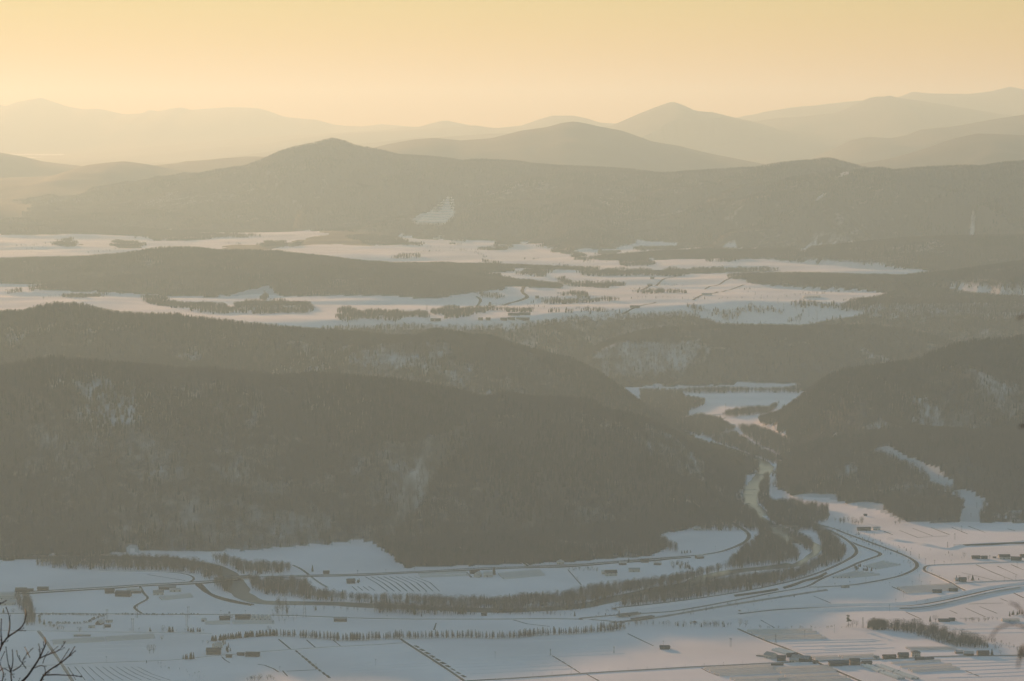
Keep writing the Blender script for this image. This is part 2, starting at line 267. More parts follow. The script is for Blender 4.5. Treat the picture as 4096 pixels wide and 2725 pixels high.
Z = base(GX, GY); ID = np.zeros(Z.shape, np.int16); G0 = Z.copy()
for ri, r in enumerate(Rg):
    P3 = np.array([at(*S('d', p[0], p[1]), p[2]) for p in r['pts']]); P3[:, 2] -= r['drop']
    WF = np.array([p[3] if len(p) > 3 else r['wf'] for p in r['pts']], float)
    WB = np.full(len(P3), float(r['wb']))
    for k_, t_ in enumerate((.18, .45, .75)):
        if 's' in r['taper'] and k_ < len(P3): WF[k_] *= t_; WB[k_] *= t_
        if 'e' in r['taper'] and k_ < len(P3): WF[-1 - k_] *= t_; WB[-1 - k_] *= t_
    wm = max(WF.max(), WB.max())
    ya, yb = P3[:, 1].min() - wm, P3[:, 1].max() + wm
    i0 = max(0, int((math.log(max(ya, Y0)) - ls[0]) / DL)); i1 = min(NL, int((math.log(yb) - ls[0]) / DL) + 2)
    ua = ((P3[:, 0] - wm) / np.maximum(P3[:, 1], 1)).min() - 0.03; ub = ((P3[:, 0] + wm) / P3[:, 1]).max() + 0.03
    j0 = max(0, int((ua - U0) / DU)); j1 = min(NU, int((ub - U0) / DU) + 2)
    if i1 <= i0 or j1 <= j0: continue
    X, Y = GX[i0:i1, j0:j1], GY[i0:i1, j0:j1]
    best = np.full(X.shape, 1e12); CZ = np.zeros(X.shape); T = np.full(X.shape, 9.0)
    for a in range(len(P3) - 1):
        p, q = P3[a], P3[a + 1]; dx, dy = q[0] - p[0], q[1] - p[1]
        t = np.clip(((X - p[0]) * dx + (Y - p[1]) * dy) / (dx * dx + dy * dy), 0, 1)
        ox, oy = X - p[0] - t * dx, Y - p[1] - t * dy
        d2 = ox * ox + oy * oy; m = d2 < best
        back = (dx * oy - dy * ox) > 0
        w = np.where(back, WB[a] + (WB[a + 1] - WB[a]) * t, WF[a] + (WF[a + 1] - WF[a]) * t)
        best = np.where(m, d2, best); CZ = np.where(m, p[2] + (q[2] - p[2]) * t, CZ); T = np.where(m, np.sqrt(d2) / w, T)
    # gullies and spurs running down the slope
    gx = X + 0.35 * Y
    gul = 1 - np.abs(2 * fbm(gx / r['wl'] + 0.6 * fbm(X / 500, Y / 500, ri), Y / (r['wl'] * 2.2), 40 + ri, 4) - 1) * 2
    env = np.clip(T * 3.2, 0, 1) * np.clip((1 - T) * 3, 0, 1)
    T2 = np.clip(T * (1 + (0.5 if r['kind'] == 'main' else 0.22) * (fbm(X / (r['wl'] * 1.4), Y / (r['wl'] * 1.4), 70 + ri, 3) - 0.5) * np.clip(T * 2, 0, 1)), 0, 1)
    Sx = 0.5 * (1 - T2) + 0.25 * (1 + np.cos(math.pi * T2))
    g = G0[i0:i1, j0:j1]
    zz = g + (CZ - g) * Sx + r['amp'] * (gul - 0.45) * env * (CZ > g)
    zz = np.where(T < 1, zz, -1e9)
    up = zz > Z[i0:i1, j0:j1] + 0.6
    Z[i0:i1, j0:j1] = np.where(up, zz, Z[i0:i1, j0:j1])
    ID[i0:i1, j0:j1] = np.where(up, ri + 1, ID[i0:i1, j0:j1])
# the flat floor of the river valley: hills end where its traced edge runs
def g0(sx, sy):
    d = ray(sx, sy); t = -EYE / d[2]; return d[:2] * t
FLOOR = np.array([g0(*p) for p in SL(['d', (-2200, 1300), (-600, 1292), (0, 1288), (120, 1282), (290, 1276), (400, 1272), (520, 1272), (700, 1258), (820, 1252), (872, 1258), (938, 1308), (1060, 1302), (1200, 1298), (1400, 1289), (1500, 1280), (1528, 1262), (1518, 1236), (1580, 1216), (1640, 1200), (1690, 1205), (1706, 1150), (1716, 1108), (1747, 1079), (1690, 1050), (1600, 1019), (1545, 990), (1480, 955), (1400, 900), (1420, 893), (1600, 889), (1850, 888), (1835, 912), (1775, 950), (1752, 975), (1790, 1000), (1838, 1024), (1800, 1058), (1786, 1090), (1790, 1122), (1830, 1150), (1900, 1146), (1960, 1164), (2070, 1200), (2200, 1207), (2357, 1203), (3000, 1190), (3600, 1180), (3600, 1900), (-2200, 1900)])])
m = (GY < 9200); X, Y = GX[m], GY[m]
_jx = (fbm(X / 45, Y / 60, 411, 3) - .5) * 34; _jy = (fbm(X / 45 + 7, Y / 60, 412, 3) - .5) * 60
ins = inpoly(X + _jx, Y + _jy, FLOOR); best = np.full(X.shape, 1e9)
for a in range(len(FLOOR)):
    p, q = FLOOR[a], FLOOR[(a + 1) % len(FLOOR)]; dx, dy = q - p
    t = np.clip(((X - p[0]) * dx + (Y - p[1]) * dy) / (dx * dx + dy * dy), 0, 1)
    best = np.minimum(best, np.hypot(X - p[0] - t * dx, Y - p[1] - t * dy))
f = np.where(ins, 0, sstep(0, 1, (best + 14) / 190) ** .7)
Z[m] = G0[m] + (Z[m] - G0[m]) * f
ID[m] = np.where(ins, 0, ID[m])
_nm = [r['name'] for r in Rg]; rest = (~ins) & (ID[m] == 0) & (Y < 6900)
ID[m] = np.where(rest, np.where(X / Y < 0.078, _nm.index('hill_a') + 1, _nm.index('hill_r') + 1), ID[m])
RUN = np.maximum.accumulate((Z - EYE) / GY, axis=0)        # horizon seen so far, for leaving out hidden trees
def bil(A, x, y):
    x = np.asarray(x, float); y = np.asarray(y, float)
    fj = np.clip((x / y - U0) / DU, 0, NU - 1.001); fi = np.clip((np.log(y) - ls[0]) / DL, 0, NL - 1.001)
    i = fi.astype(int); j = fj.astype(int); a = fi - i; b = fj - j
    return (A[i, j] * (1 - b) + A[i, j + 1] * b) * (1 - a) + (A[i + 1, j] * (1 - b) + A[i + 1, j + 1] * b) * a
def gz(x, y): return bil(Z, x, y)
def gid(x, y):
    j = np.clip(np.rint((np.asarray(x) / y - U0) / DU), 0, NU - 1).astype(int); i = np.clip(np.rint((np.log(y) - ls[0]) / DL), 0, NL - 1).astype(int)
    return ID[i, j]
_ds = np.exp(np.arange(math.log(3300), math.log(60000), 0.0015))
def hit(sx, sy):                 # where the line of sight through a pixel meets the ground
    d = ray(sx, sy); t = _ds / d[1]
    x, z = d[0] * t, EYE + d[2] * t
    k = np.argmax(z <= gz(x, _ds))
    if z[k] > gz(x[k], _ds[k]): k = len(_ds) - 1
    if k:
        a = z[k - 1] - gz(x[k - 1], _ds[k - 1]); b = gz(x[k], _ds[k]) - z[k]; w = a / max(a + b, 1e-6)
        D = _ds[k - 1] + (_ds[k] - _ds[k - 1]) * w
    else: D = _ds[0]
    x = d[0] * D / d[1]
    return np.array([x, D, float(gz(x, D))])
def W(spec): return [hit(*p) for p in SL(spec)]
def W1(k, x, y): return hit(*S(k, x, y))
def pxm(p): return p[1] / F      # metres per photograph pixel at a point
# the slope the photographer stands on, falling to the near edge of the valley
hv, hf = [], []
ys_ = [-600, -60, 0, 8, 16, 30, 60, 120, 300, 700, 1200, 1800, 2400, 3000, 3262]
hz_ = np.interp(ys_, [-600, 0, 16, 60, 300, 1200, 2400, 3262], [860, 748.3, 744.6, 728, 640, 300, 60, -0.5])
xs_ = np.linspace(-1, 1, 25)
for y, z in zip(ys_, hz_):
    for x in xs_:
        X = x * max(60, 0.52 * abs(y) + 40); hv.append((X, y, z + 0.15 * (vnoise(X / 7, y / 7, 3) - 0.5)))
for i in range(len(ys_) - 1):
    for j in range(24): hf.append((i * 25 + j, i * 25 + j + 1, (i + 1) * 25 + j + 1, (i + 1) * 25 + j))
struct(mesh_obj('hillside', hv, hf, 'snow', smooth=True))
edge = (ID == 0) & (GY > 8000) & (GY < 9300) & (G0 > 6) & (G0 < 128)
# ------------------------------------------------------------------ tree shapes
def rv(a, b): return random.uniform(a, b)
def bare_tree(seed, h, cr, n, tw=0.13, base=0.28):
    """trunk with limbs, and a crown of fine twigs"""
    random.seed(seed); t = MB(); c = MB(); lean = (rv(-.05, .05) * h, rv(-.05, .05) * h)
    tr = 0.011 * h + 0.04
    t.tube([(0, 0, -0.6), (lean[0] * .3, lean[1] * .3, h * .35), (lean[0], lean[1], h * .8)], [tr * 1.3, tr, tr * .25], 5)
    for k in range(9):
        z0 = h * rv(base, .72); a = rv(0, 6.283); L = cr * rv(.6, 1.0)
        p0 = (lean[0] * z0 / h, lean[1] * z0 / h, z0); p1 = (p0[0] + L * .55 * math.cos(a), p0[1] + L * .55 * math.sin(a), z0 + L * .6)
        p2 = (p0[0] + L * math.cos(a), p0[1] + L * math.sin(a), min(z0 + L * 1.25, h * .95))
        t.tube([p0, p1, p2], [tr * .45, tr * .28, tr * .1], 3)
    zc, rz = h * (base + 1.0) / 2, h * (1.0 - base) / 2
    for k in range(n):
        while True:
            x, y, z = rv(-1, 1), rv(-1, 1), rv(-1, 1); q = x * x + y * y + z * z
            if .12 < q < 1: break
        w = 1 - 0.35 * max(0, -z)
        p = np.array([x * cr * w + lean[0] * .6, y * cr * w + lean[1] * .6, zc + z * rz])
        d = np.array([x + rv(-.5, .5), y + rv(-.5, .5), .75 + rv(-.3, .5)]); d /= np.linalg.norm(d)
        L = h * rv(.08, .17); s = np.cross(d, (rv(-1, 1), rv(-1, 1), rv(-1, 1))); s /= np.linalg.norm(s) + 1e-6
        c.tri(tuple(p - s * tw * .5), tuple(p + s * tw * .5), tuple(p + d * L))
        e = p + d * L * .4; d2 = d + np.array([rv(-.8, .8), rv(-.8, .8), rv(-.2, .5)])
        c.tri(tuple(e - s * tw * .35), tuple(e + s * tw * .35), tuple(e + d2 * L * .5))
    return t, c
def conifer(seed, h, r, tiers=9, wob=.25):
    random.seed(seed); t = MB(); c = MB()
    t.tube([(0, 0, -0.5), (0, 0, h * .5), (0, 0, h * .97)], [h * .016 + .03, h * .012, .02], 5)
    for k in range(tiers):
        f = k / tiers; z = h * (.10 + .86 * f); rr = r * (1 - f) ** .85 * rv(.82, 1.12) + .12
        m = 9; a0 = rv(0, 6.28); top = (0, 0, min(z + h * .17, h)); pts = []
        for i in range(m * 2):
            q = rr * (rv(.8, 1.15) if i % 2 == 0 else rv(.38, .6)); a = a0 + math.pi * i / m
            pts.append((q * math.cos(a), q * math.sin(a), z - (rr * .32 if i % 2 == 0 else -rr * .05) * rv(.6, 1.3)))
        for i in range(m * 2): c.tri(top, pts[i], pts[(i + 1) % (m * 2)])
    return t, c
def larch(seed, h, r, n=130):
    random.seed(seed); t = MB(); c = MB()
    t.tube([(0, 0, -0.5), (0, 0, h * .6), (0, 0, h)], [h * .012 + .04, h * .009, .02], 5)
    for k in range(n):
        z = h * (.16 + .82 * (k / n)); rr = r * (1.02 - z / h) * rv(.7, 1.2) + .2; a = rv(0, 6.283)
        e = np.array([rr * math.cos(a), rr * math.sin(a), z + rr * rv(-.1, .35)]); o = np.array([0, 0, z])
        s = np.array([-math.sin(a), math.cos(a), .4]) * .15
        c.tri(tuple(o - s), tuple(o + s), tuple(e))
        for q in range(2):
            b = o + (e - o) * rv(.3, .9); d = np.array([rv(-.6, .6), rv(-.6, .6), rv(-.5, .6)])
            c.tri(tuple(b - s * .8), tuple(b + s * .8), tuple(b + d * rr * .55))
    return t, c
def pine(seed, h, r):
    random.seed(seed); t = MB(); c = MB()
    t.tube([(0, 0, -0.5), (rv(-.2, .2), rv(-.2, .2), h * .5), (0, 0, h * .93)], [h * .022, h * .016, .05], 6)
    for k in range(16):
        z = h * rv(.48, .97); a = rv(0, 6.28); q = r * (1.15 - z / h) * rv(.3, 1.2) + .2
        o = np.array([q * math.cos(a), q * math.sin(a), z]); s = rv(.55, 1.0) * r * .55
        ring = [o + np.array([s * rv(.7, 1.2) * math.cos(b), s * rv(.7, 1.2) * math.sin(b), rv(-.12, .12) * s]) for b in np.arange(0, 6.28, 6.283 / 7)]
        u_, l_ = o + np.array([0, 0, s * .5]), o - np.array([0, 0, s * .22])
        for i in range(7):
            c.tri(tuple(u_), tuple(ring[i]), tuple(ring[(i + 1) % 7])); c.tri(tuple(l_), tuple(ring[(i + 1) % 7]), tuple(ring[i]))
    return t, c
def shrub(seed, h, r):
    random.seed(seed); t = MB(); c = MB()
    t.tube([(0, 0, -0.3), (0, 0, h * .3), (0, 0, h * .7)], [.12, .1, .03], 4)
    for k in range(60):
        x, y, z = rv(-1, 1), rv(-1, 1), rv(0, 1); L = math.sqrt(x * x + y * y + (z - .3) ** 2) + .01
        w = r * (1.05 - z * .75); p = np.array([x / L * w * rv(.6, 1), y / L * w * rv(.6, 1), h * (.08 + .85 * z)])
        d = np.array([x, y, .8]); s = np.cross(d, (rv(-1, 1), rv(-1, 1), 1)); s /= np.linalg.norm(s) + .01
        c.tri(tuple(p - s * .4), tuple(p + s * .4), tuple(p + d * .55))
    return t, c
def joined(name, t, c, mt, mc):
    n = len(t.v); me = bpy.data.meshes.new(name)
    me.from_pydata([tuple(map(float, v)) for v in t.v + c.v], [], t.f + [tuple(n + i for i in f) for f in c.f])
    me.materials.append(M[mt]); me.materials.append(M[mc])
    me.polygons.foreach_set('material_index', [0] * len(t.f) + [1] * len(c.f))
    return me
def proto_coll(name, meshes):
    cl = bpy.data.collections.new(name)
    for i, me in enumerate(meshes):
        cl.objects.link(bpy.data.objects.new('%s_%02d' % (name, i), me))
    return cl
PB = [bare_tree(100 + i, 13, rr, 105) for i, rr in enumerate((3.0, 3.4, 2.7, 3.8))]
PC = [conifer(200 + i, 14, rr) for i, rr in enumerate((2.6, 3.0))]
PL = [larch(300 + i, 14, rr) for i, rr in enumerate((2.6, 3.0))]
coll_mix = proto_coll('forest_tree', [joined('bare%d' % i, *p, 'bark', 'twig') for i, p in enumerate(PB)] + [joined('fir%d' % i, *p, 'bark', 'needle') for i, p in enumerate(PC)] + [joined('larch%d' % i, *p, 'bark', 'larch') for i, p in enumerate(PL)])
# order inside the collection follows the object names: 0-3 bare, 4-5 fir, 6-7 larch
def scatter_group(cl):
    ng = bpy.data.node_groups.new('scatter', 'GeometryNodeTree')
    ng.interface.new_socket('Geometry', in_out='INPUT', socket_type='NodeSocketGeometry')
    ng.interface.new_socket('Geometry', in_out='OUTPUT', socket_type='NodeSocketGeometry')
    N = ng.nodes.new; L = ng.links.new
    gi, go = N('NodeGroupInput'), N('NodeGroupOutput')
    ci = N('GeometryNodeCollectionInfo'); ci.inputs['Collection'].default_value = cl
    ci.inputs['Separate Children'].default_value = True; ci.inputs['Reset Children'].default_value = True
    ip = N('GeometryNodeInstanceOnPoints'); ip.inputs['Pick Instance'].default_value = True
    def attr(n, t):
        a = N('GeometryNodeInputNamedAttribute'); a.data_type = t; a.inputs['Name'].default_value = n
        return a.outputs[0]
    cx = N('ShaderNodeCombineXYZ'); L(attr('rot', 'FLOAT'), cx.inputs['Z'])
    try:
        er = N('FunctionNodeEulerToRotation'); L(cx.outputs[0], er.inputs[0]); L(er.outputs[0], ip.inputs['Rotation'])
    except Exception: L(cx.outputs[0], ip.inputs['Rotation'])
    L(attr('scl', 'FLOAT_VECTOR'), ip.inputs['Scale']); L(attr('idx', 'INT'), ip.inputs['Instance Index'])
    L(gi.outputs[0], ip.inputs['Points']); L(ci.outputs[0], ip.inputs['Instance']); L(ip.outputs[0], go.inputs[0])
    return ng
NG = scatter_group(coll_mix)
NT = 0
def forest(label, pts, idx, sc, wide=1.0, cat='forest', name='forest'):
    global NT
    n = len(pts); NT += n
    if n == 0: return
    me = bpy.data.meshes.new(name); me.vertices.add(n); me.vertices.foreach_set('co', np.asarray(pts, np.float32).ravel())
    a = me.attributes.new('scl', 'FLOAT_VECTOR', 'POINT'); a.data.foreach_set('vector', np.stack([sc * wide, sc * wide, sc], -1).astype(np.float32).ravel())
    a = me.attributes.new('rot', 'FLOAT', 'POINT'); a.data.foreach_set('value', rng.uniform(0, 6.283, n).astype(np.float32))
    a = me.attributes.new('idx', 'INT', 'POINT'); a.data.foreach_set('value', np.asarray(idx, np.int32))
    o = bpy.data.objects.new(name, me); col.objects.link(o)
    md = o.modifiers.new('scatter', 'NODES'); md.node_group = NG
    return tag(o, label, cat, kind='stuff')
def pick(n, fir, lar=None):      # which shape each tree takes
    i = rng.integers(0, 4, n); r_ = rng.random(n)
    i = np.where(r_ < fir, rng.integers(4, 6, n), i)
    if lar is not None: i = np.where((r_ >= fir) & (r_ < fir + lar), rng.integers(6, 8, n), i)
    return i
def visible(x, y, h=16):
    return (gz(x, y) + h + 8 - EYE) / y > bil(RUN, x, y * 0.985) - 0.0012
# ------------------------------------------------------------------ woods on the hills
def wpoly(spec): return np.array(W(spec))[:, :2]
CLEAR = [wpoly(s) for s in (
    ['H', (545, 735), (655, 715), (720, 760), (725, 805), (640, 800)], ['H', (810, 855), (900, 840), (1000, 880), (1010, 940), (900, 915)],
    ['H', (1000, 945), (1110, 925), (1120, 1000), (1230, 1060), (1270, 1110), (1190, 1115), (1100, 1030)],
    ['H', (1330, 1170), (1470, 1165), (1640, 1290), (1560, 1350), (1560, 1480), (1350, 1480), (1410, 1320)],
    ['H', (235, 640), (300, 680), (270, 720)], ['H', (60, 615), (120, 595), (110, 610)],
    ['H', (1680, 1370), (1980, 1370), (2007, 1430), (1700, 1420)],
    ['H', (0, 1300), (300, 1280), (570, 1290), (620, 1360), (760, 1440), (740, 1500), (300, 1490), (0, 1480)],
    ['G', (1330, 1240), (1480, 1200), (1900, 1200), (1860, 1300), (1760, 1310)],
    ['A', (1270, 230), (1370, 225), (1440, 300), (1250, 300)],
    ['G', (410, 840), (440, 850), (545, 1090), (525, 1090)], ['G', (160, 1260), (430, 1265), (470, 1285), (700, 1300), (740, 1335), (690, 1330), (470, 1300)],
    ['D', (1350, 110), (1900, 50), (2000, 210), (1550, 280)], ['C', (1010, 230), (1060, 270), (1220, 280), (1160, 230)],
    ['C', (1690, 300), (1800, 310), (1780, 340), (1700, 330)], ['C', (1520, 240), (1690, 250), (1640, 270)],
    ['3', (720, 1222), (850, 1165), (945, 1190), (850, 1228)],
    ['4', (1280, 200), (1700, 230), (1500, 130), (2050, 175), (1850, 70), (1600, 130)],
    ['2', (490, 1000), (740, 845), (790, 960), (720, 1035), (530, 1030)],
    ['3', (1090, 710), (1150, 660), (1180, 670)], ['3', (1190, 660), (1270, 625), (1280, 632)], ['3', (915, 865), (970, 825), (985, 830), (930, 868)])]
THIN = [(wpoly(s), f) for s, f in (
    (['d', (640, 800), (900, 785), (1000, 790), (1090, 860), (1250, 935), (1130, 900), (1050, 885), (640, 850)], .42),
    (['d', (370, 815), (430, 790), (470, 820), (440, 840), (390, 835)], .45), (['d', (0, 770), (70, 740), (130, 780), (60, 815), (0, 825)], .5),
    (['H', (470, 480), (880, 330), (1010, 420), (800, 540), (560, 590)], .38), (['H', (1650, 150), (2007, 60), (2007, 260), (1700, 280)], .5),
    (['H', (200, 900), (540, 780), (560, 880), (240, 920)], .5), (['6', (1250, 480), (1500, 560), (1350, 640), (1200, 560)], .5),
    (['d', (1340, 835), (1450, 790), (1640, 800), (1600, 860), (1400, 870)], .5),
    (['d', (160, 880), (300, 860), (330, 960), (220, 1000)], .55), (['d', (560, 880), (640, 900), (620, 980), (560, 960)], .55),
    (['d', (1480, 1000), (1560, 1010), (1630, 1130), (1560, 1100)], .7))]
CUT = [np.array(W(s_))[:, :2] for s_ in (['H', (545, 745), (690, 775), (830, 865), (960, 915), (1060, 965), (1120, 1035), (1230, 1095)], ['H', (1350, 1180), (1450, 1230), (1510, 1320), (1460, 1470)])]
def near_line(x, y, p, d):
    b = np.full(len(x), 1e9)
    for a, c in zip(p[:-1], p[1:]):
        e = c - a; t = np.clip(((x - a[0]) * e[0] + (y - a[1]) * e[1]) / (e @ e), 0, 1); b = np.minimum(b, np.hypot(x - a[0] - t * e[0], y - a[1] - t * e[1]))
    return b < d
def thin_at(x, y, w):
    for p in CUT: w = np.where(near_line(x, y, p, 15) | near_line(x, y + 26, p, 13), 0, w)
    jx = x + (fbm(x / 90, y / 130, 401, 3) - .5) * 190; jy = y + (fbm(x / 90 + 9, y / 130, 402, 3) - .5) * 260
    for p, f in THIN: w = np.where(inpoly(jx, jy, p), w * (f * .6 + .4), w)
    for p in CLEAR: w = np.where(inpoly(x, y, p), 0, w)
    return w
# woodland cover stored on the mesh
wood = np.zeros(Z.shape)
far_n = fbm(GX / 2600, GY / 5200, 91, 4)
wood = np.where(GY > 16200, np.where(far_n > 0.60, 0.0, 1.0), 0.0)
wood = np.where((GY > 12400) & (GY <= 16200), np.where(fbm(GX / 420, GY / 900, 92, 4) > 0.56 - 0.08 * sstep(13500, 15400, GY), 1.0, 0.0), wood)
for ri, r in enumerate(Rg):
    m = ID == ri + 1
    n = fbm(GX / 700, GY / 700, 101 + ri, 4)
    if r['kind'] == 'far': wood = np.where(m, 0.82 + 0.3 * (n - 0.5), wood)
    elif r['kind'] == 'main': wood = np.where(m, 0.72 + 0.5 * (n - 0.5), wood)
    else: wood = np.where(m, 0.66 + 0.5 * (fbm(GX / 160, GY / 220, 131 + ri, 3) - 0.5), wood)
wood = np.where(edge, 0.6, wood)
STUB = [(wpoly(s_), f_) for s_, f_ in ((['A', (300, 720), (1000, 680), (1330, 720), (1330, 880), (400, 885)], .26), (['C', (0, 965), (860, 965), (835, 1085), (100, 1100)], .28), (['C', (950, 1165), (2007, 1140), (2007, 1300), (900, 1340), (700, 1220)], .2), (['C', (0, 520), (860, 520), (1000, 690), (0, 690)], .2), (['E', (1100, 700), (2007, 650), (2007, 790), (1300, 795)], .16), (['F', (560, 960), (0, 1030), (0, 890), (800, 900), (980, 950)], .2), (['F', (1150, 430), (1900, 560), (1350, 570)], .16), (['A', (-100, 1080), (380, 1080), (600, 1400), (-100, 1430)], .18), (['A', (650, 1410), (1300, 1385), (1900, 1500), (1700, 1570), (740, 1570)], .24), (['B', (0, 620), (300, 720), (500, 790), (900, 850), (0, 890)], .18), (['D', (0, 960), (700, 970), (300, 1060), (0, 1000)], .3), (['D', (0, 440), (430, 440), (560, 610), (0, 660)], .14), (['E', (1450, 1140), (2007, 1140), (2007, 1290), (1350, 1300)], .14), (['F', (1250, 1340), (2100, 1320), (2100, 1570), (1150, 1560)], .14), (['F', (600, 50), (2007, 10), (2007, 160), (1300, 210)], .16), (['H', (60, 1330), (380, 1320), (420, 1420), (100, 1410)], .3), (['G', (330, 200), (1480, 190), (1300, 290), (600, 300)], .3))]
for p_, f_ in STUB: wood = np.maximum(wood, np.where(inpoly(GX.ravel(), GY.ravel(), p_).reshape(GX.shape), f_ + .16 * (fbm(GX / 60, GY / 60, 441, 2) - .5), 0))
sel = (GY < 16500) & (np.abs(UU) < 0.2); _x, _y, _w = GX[sel], GY[sel], wood[sel]
_w = thin_at(_x, _y, _w)
wood[sel] = _w
# faces sorted by the ridge they belong to
_i, _j = np.meshgrid(np.arange(NL - 1), np.arange(NU - 1), indexing='ij')
fid = ID[:-1, :-1][_i, _j].ravel()
quads = np.stack([_i * NU + _j, _i * NU + _j + 1, (_i + 1) * NU + _j + 1, (_i + 1) * NU + _j], -1).reshape(-1, 4)
verts = np.stack([GX, GY, Z], -1).reshape(-1, 3); wflat = wood.ravel()
def piece(name, sel, m):
    q = quads[sel]; uq, inv = np.unique(q, return_inverse=True); inv = inv.reshape(-1)
    me = bpy.data.meshes.new(name); me.vertices.add(len(uq)); me.vertices.foreach_set('co', verts[uq].astype(np.float32).ravel())
    me.loops.add(len(inv)); me.loops.foreach_set('vertex_index', inv.astype(np.int32))
    me.polygons.add(len(q)); me.polygons.foreach_set('loop_start', np.arange(0, len(inv), 4, dtype=np.int32))
    me.polygons.foreach_set('loop_total', np.full(len(q), 4, np.int32))
    me.update(calc_edges=True); me.shade_smooth()
    a = me.attributes.new('wood', 'FLOAT', 'POINT'); a.data.foreach_set('value', wflat[uq].astype(np.float32))
    me.materials.append(m); o = bpy.data.objects.new(name, me); col.objects.link(o); return struct(o)
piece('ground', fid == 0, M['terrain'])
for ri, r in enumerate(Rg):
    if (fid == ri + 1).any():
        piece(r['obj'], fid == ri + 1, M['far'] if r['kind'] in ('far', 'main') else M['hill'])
def hill_forest(ids, dens, label, fir=.07, hs=(.62, 1.4), wide=1.1, y0=0, y1=1e9, u0=-.19, u1=.19, low=0.5, crest=None):
    names = [r['name'] for r in Rg]; ks = [0 if n == 'ground' else names.index(n) + 1 for n in ids]
    m = np.isin(ID, ks) & (UU > u0) & (UU < u1) & (GY > y0) & (GY < y1)
    if 0 in ks: m &= (ID != 0) | edge
    ya, yb = GY[m].min(), GY[m].max(); ua, ub = UU[m].min(), UU[m].max()
    n = int((ub - ua) * (yb ** 2 - ya ** 2) / 2 * dens)
    y = np.sqrt(rng.uniform(ya ** 2, yb ** 2, n)); x = rng.uniform(ua, ub, n) * y
    g = gid(x, y); ok = np.isin(g, ks)
    if 0 in ks:
        b0 = bil(G0, x, y); ok &= (g != 0) | ((b0 > 6) & (b0 < 130) & (y > 8000) & (y < 9400))
    x, y = x[ok], y[ok]
    v = visible(x, y); x, y = x[v], y[v]
    d = fbm(x / 120 + .3 * y / 120, y / 330, 201, 4); keep = low + (1 - low) * sstep(.30, .52, d)
    keep = thin_at(x, y, keep)
    k = rng.random(len(x)) < keep; x, y = x[k], y[k]
    fn = fbm(x / 220, y / 260, 301, 3); fr = np.clip(fir * 7 * sstep(.50, .66, fn), 0, .7) + fir * .3
    if crest is not None:
        for p in crest: fr = np.where(inpoly(x, y, p), .75, fr)
    i = pick(len(x), 0); i = np.where(rng.random(len(x)) < fr, rng.integers(4, 6, len(x)), i)
    forest(label, np.stack([x, y, gz(x, y)], -1), i, rng.uniform(*hs, len(x)), wide)
CREST = [wpoly(['5', (560, 420), (640, 350), (780, 370), (1150, 460), (1500, 560), (1680, 680), (1500, 600), (1100, 480), (800, 440)]),
         wpoly(['4', (600, 230), (760, 240), (900, 280), (700, 280)]), wpoly(['4', (2060, 690), (2240, 660), (2357, 680), (2357, 720), (2100, 720)])]
hill_forest(['hill_a'], 1 / 19, 'bare winter forest covering the broad hill above the snowy farm fields', crest=CREST)
hill_forest(['hill_b'], 1 / 24, 'bare winter forest on the long hill behind the first one, firs along its crest', crest=CREST)
hill_forest(['hill_r', 'spur_r', 'spur_r2'], 1 / 20, 'bare winter forest on the hill east of the river, cut by a power line clearing', .12)
hill_forest(['bluff', 'ground'], 1 / 30, 'bare winter forest on the bluff below the upper snowfields', .05, y0=7600, y1=9500)
hill_forest(['mid_l', 'mid_l2'], 1 / 36, 'dark winter forest on the low hill between two bands of snowfields', .12)
hill_forest(['mid_r', 'low_r'], 1 / 40, 'dark winter forest on the low hills beside the upper snowfields', .12)
hill_forest(['main', 'main_r', 'spur_m'], 1 / 110, 'winter forest clothing the long mountain across the valley', .08, (.8, 1.25), 1.45, low=.7)
# copses, hedges and tree lines of the upper fields
def patch(spec, dens, fir=.1, lar=None, hs=(.6, 1.0), rag=True):
    p = np.array(W(spec))[:, :2]; lo, hi = p.min(0) - 40 * rag, p.max(0) + 40 * rag
    n = max(4, int((hi - lo).prod() * dens)); x = rng.uniform(lo[0], hi[0], n); y = rng.uniform(lo[1], hi[1], n)
    ja = min(90, .5 * min(hi - lo)) if rag else 14; k = inpoly(x + (fbm(x / 60, y / 90, 431, 3) - .5) * ja, y + (fbm(x / 60 + 5, y / 90, 432, 3) - .5) * ja * 2, p)
    if rag: k &= fbm(x / 45, y / 70, 433, 2) > .30 * rng.random(len(x)) ** .5 + .08
    x, y = x[k], y[k]
    return np.stack([x, y, gz(x, y)], -1), pick(len(x), fir, lar), rng.uniform(*hs, len(x))
def line(spec, step, wid, fir=.1, lar=None, hs=(.5, .9), gap=.0):
    p = np.array(W(spec)); o = []
    for a, b in zip(p[:-1], p[1:]):
        L = np.linalg.norm((b - a)[:2]); n = max(1, int(L / step))
        t = (np.arange(n) + rng.uniform(0, 1, n)) / n
        o.append(a + (b - a) * t[:, None] + np.stack([rng.normal(0, wid, n), rng.normal(0, wid, n), np.zeros(n)], -1))
    q = np.concatenate(o); q = q[vnoise(q[:, 0] / 60, q[:, 1] / 60, 77) > gap]
    return np.stack([q[:, 0], q[:, 1], gz(q[:, 0], q[:, 1])], -1), pick(len(q), fir, lar), rng.uniform(*hs, len(q))
def merge(label, parts, **k):
    forest(label, np.concatenate([p[0] for p in parts]), np.concatenate([p[1] for p in parts]), np.concatenate([p[2] for p in parts]), **k)
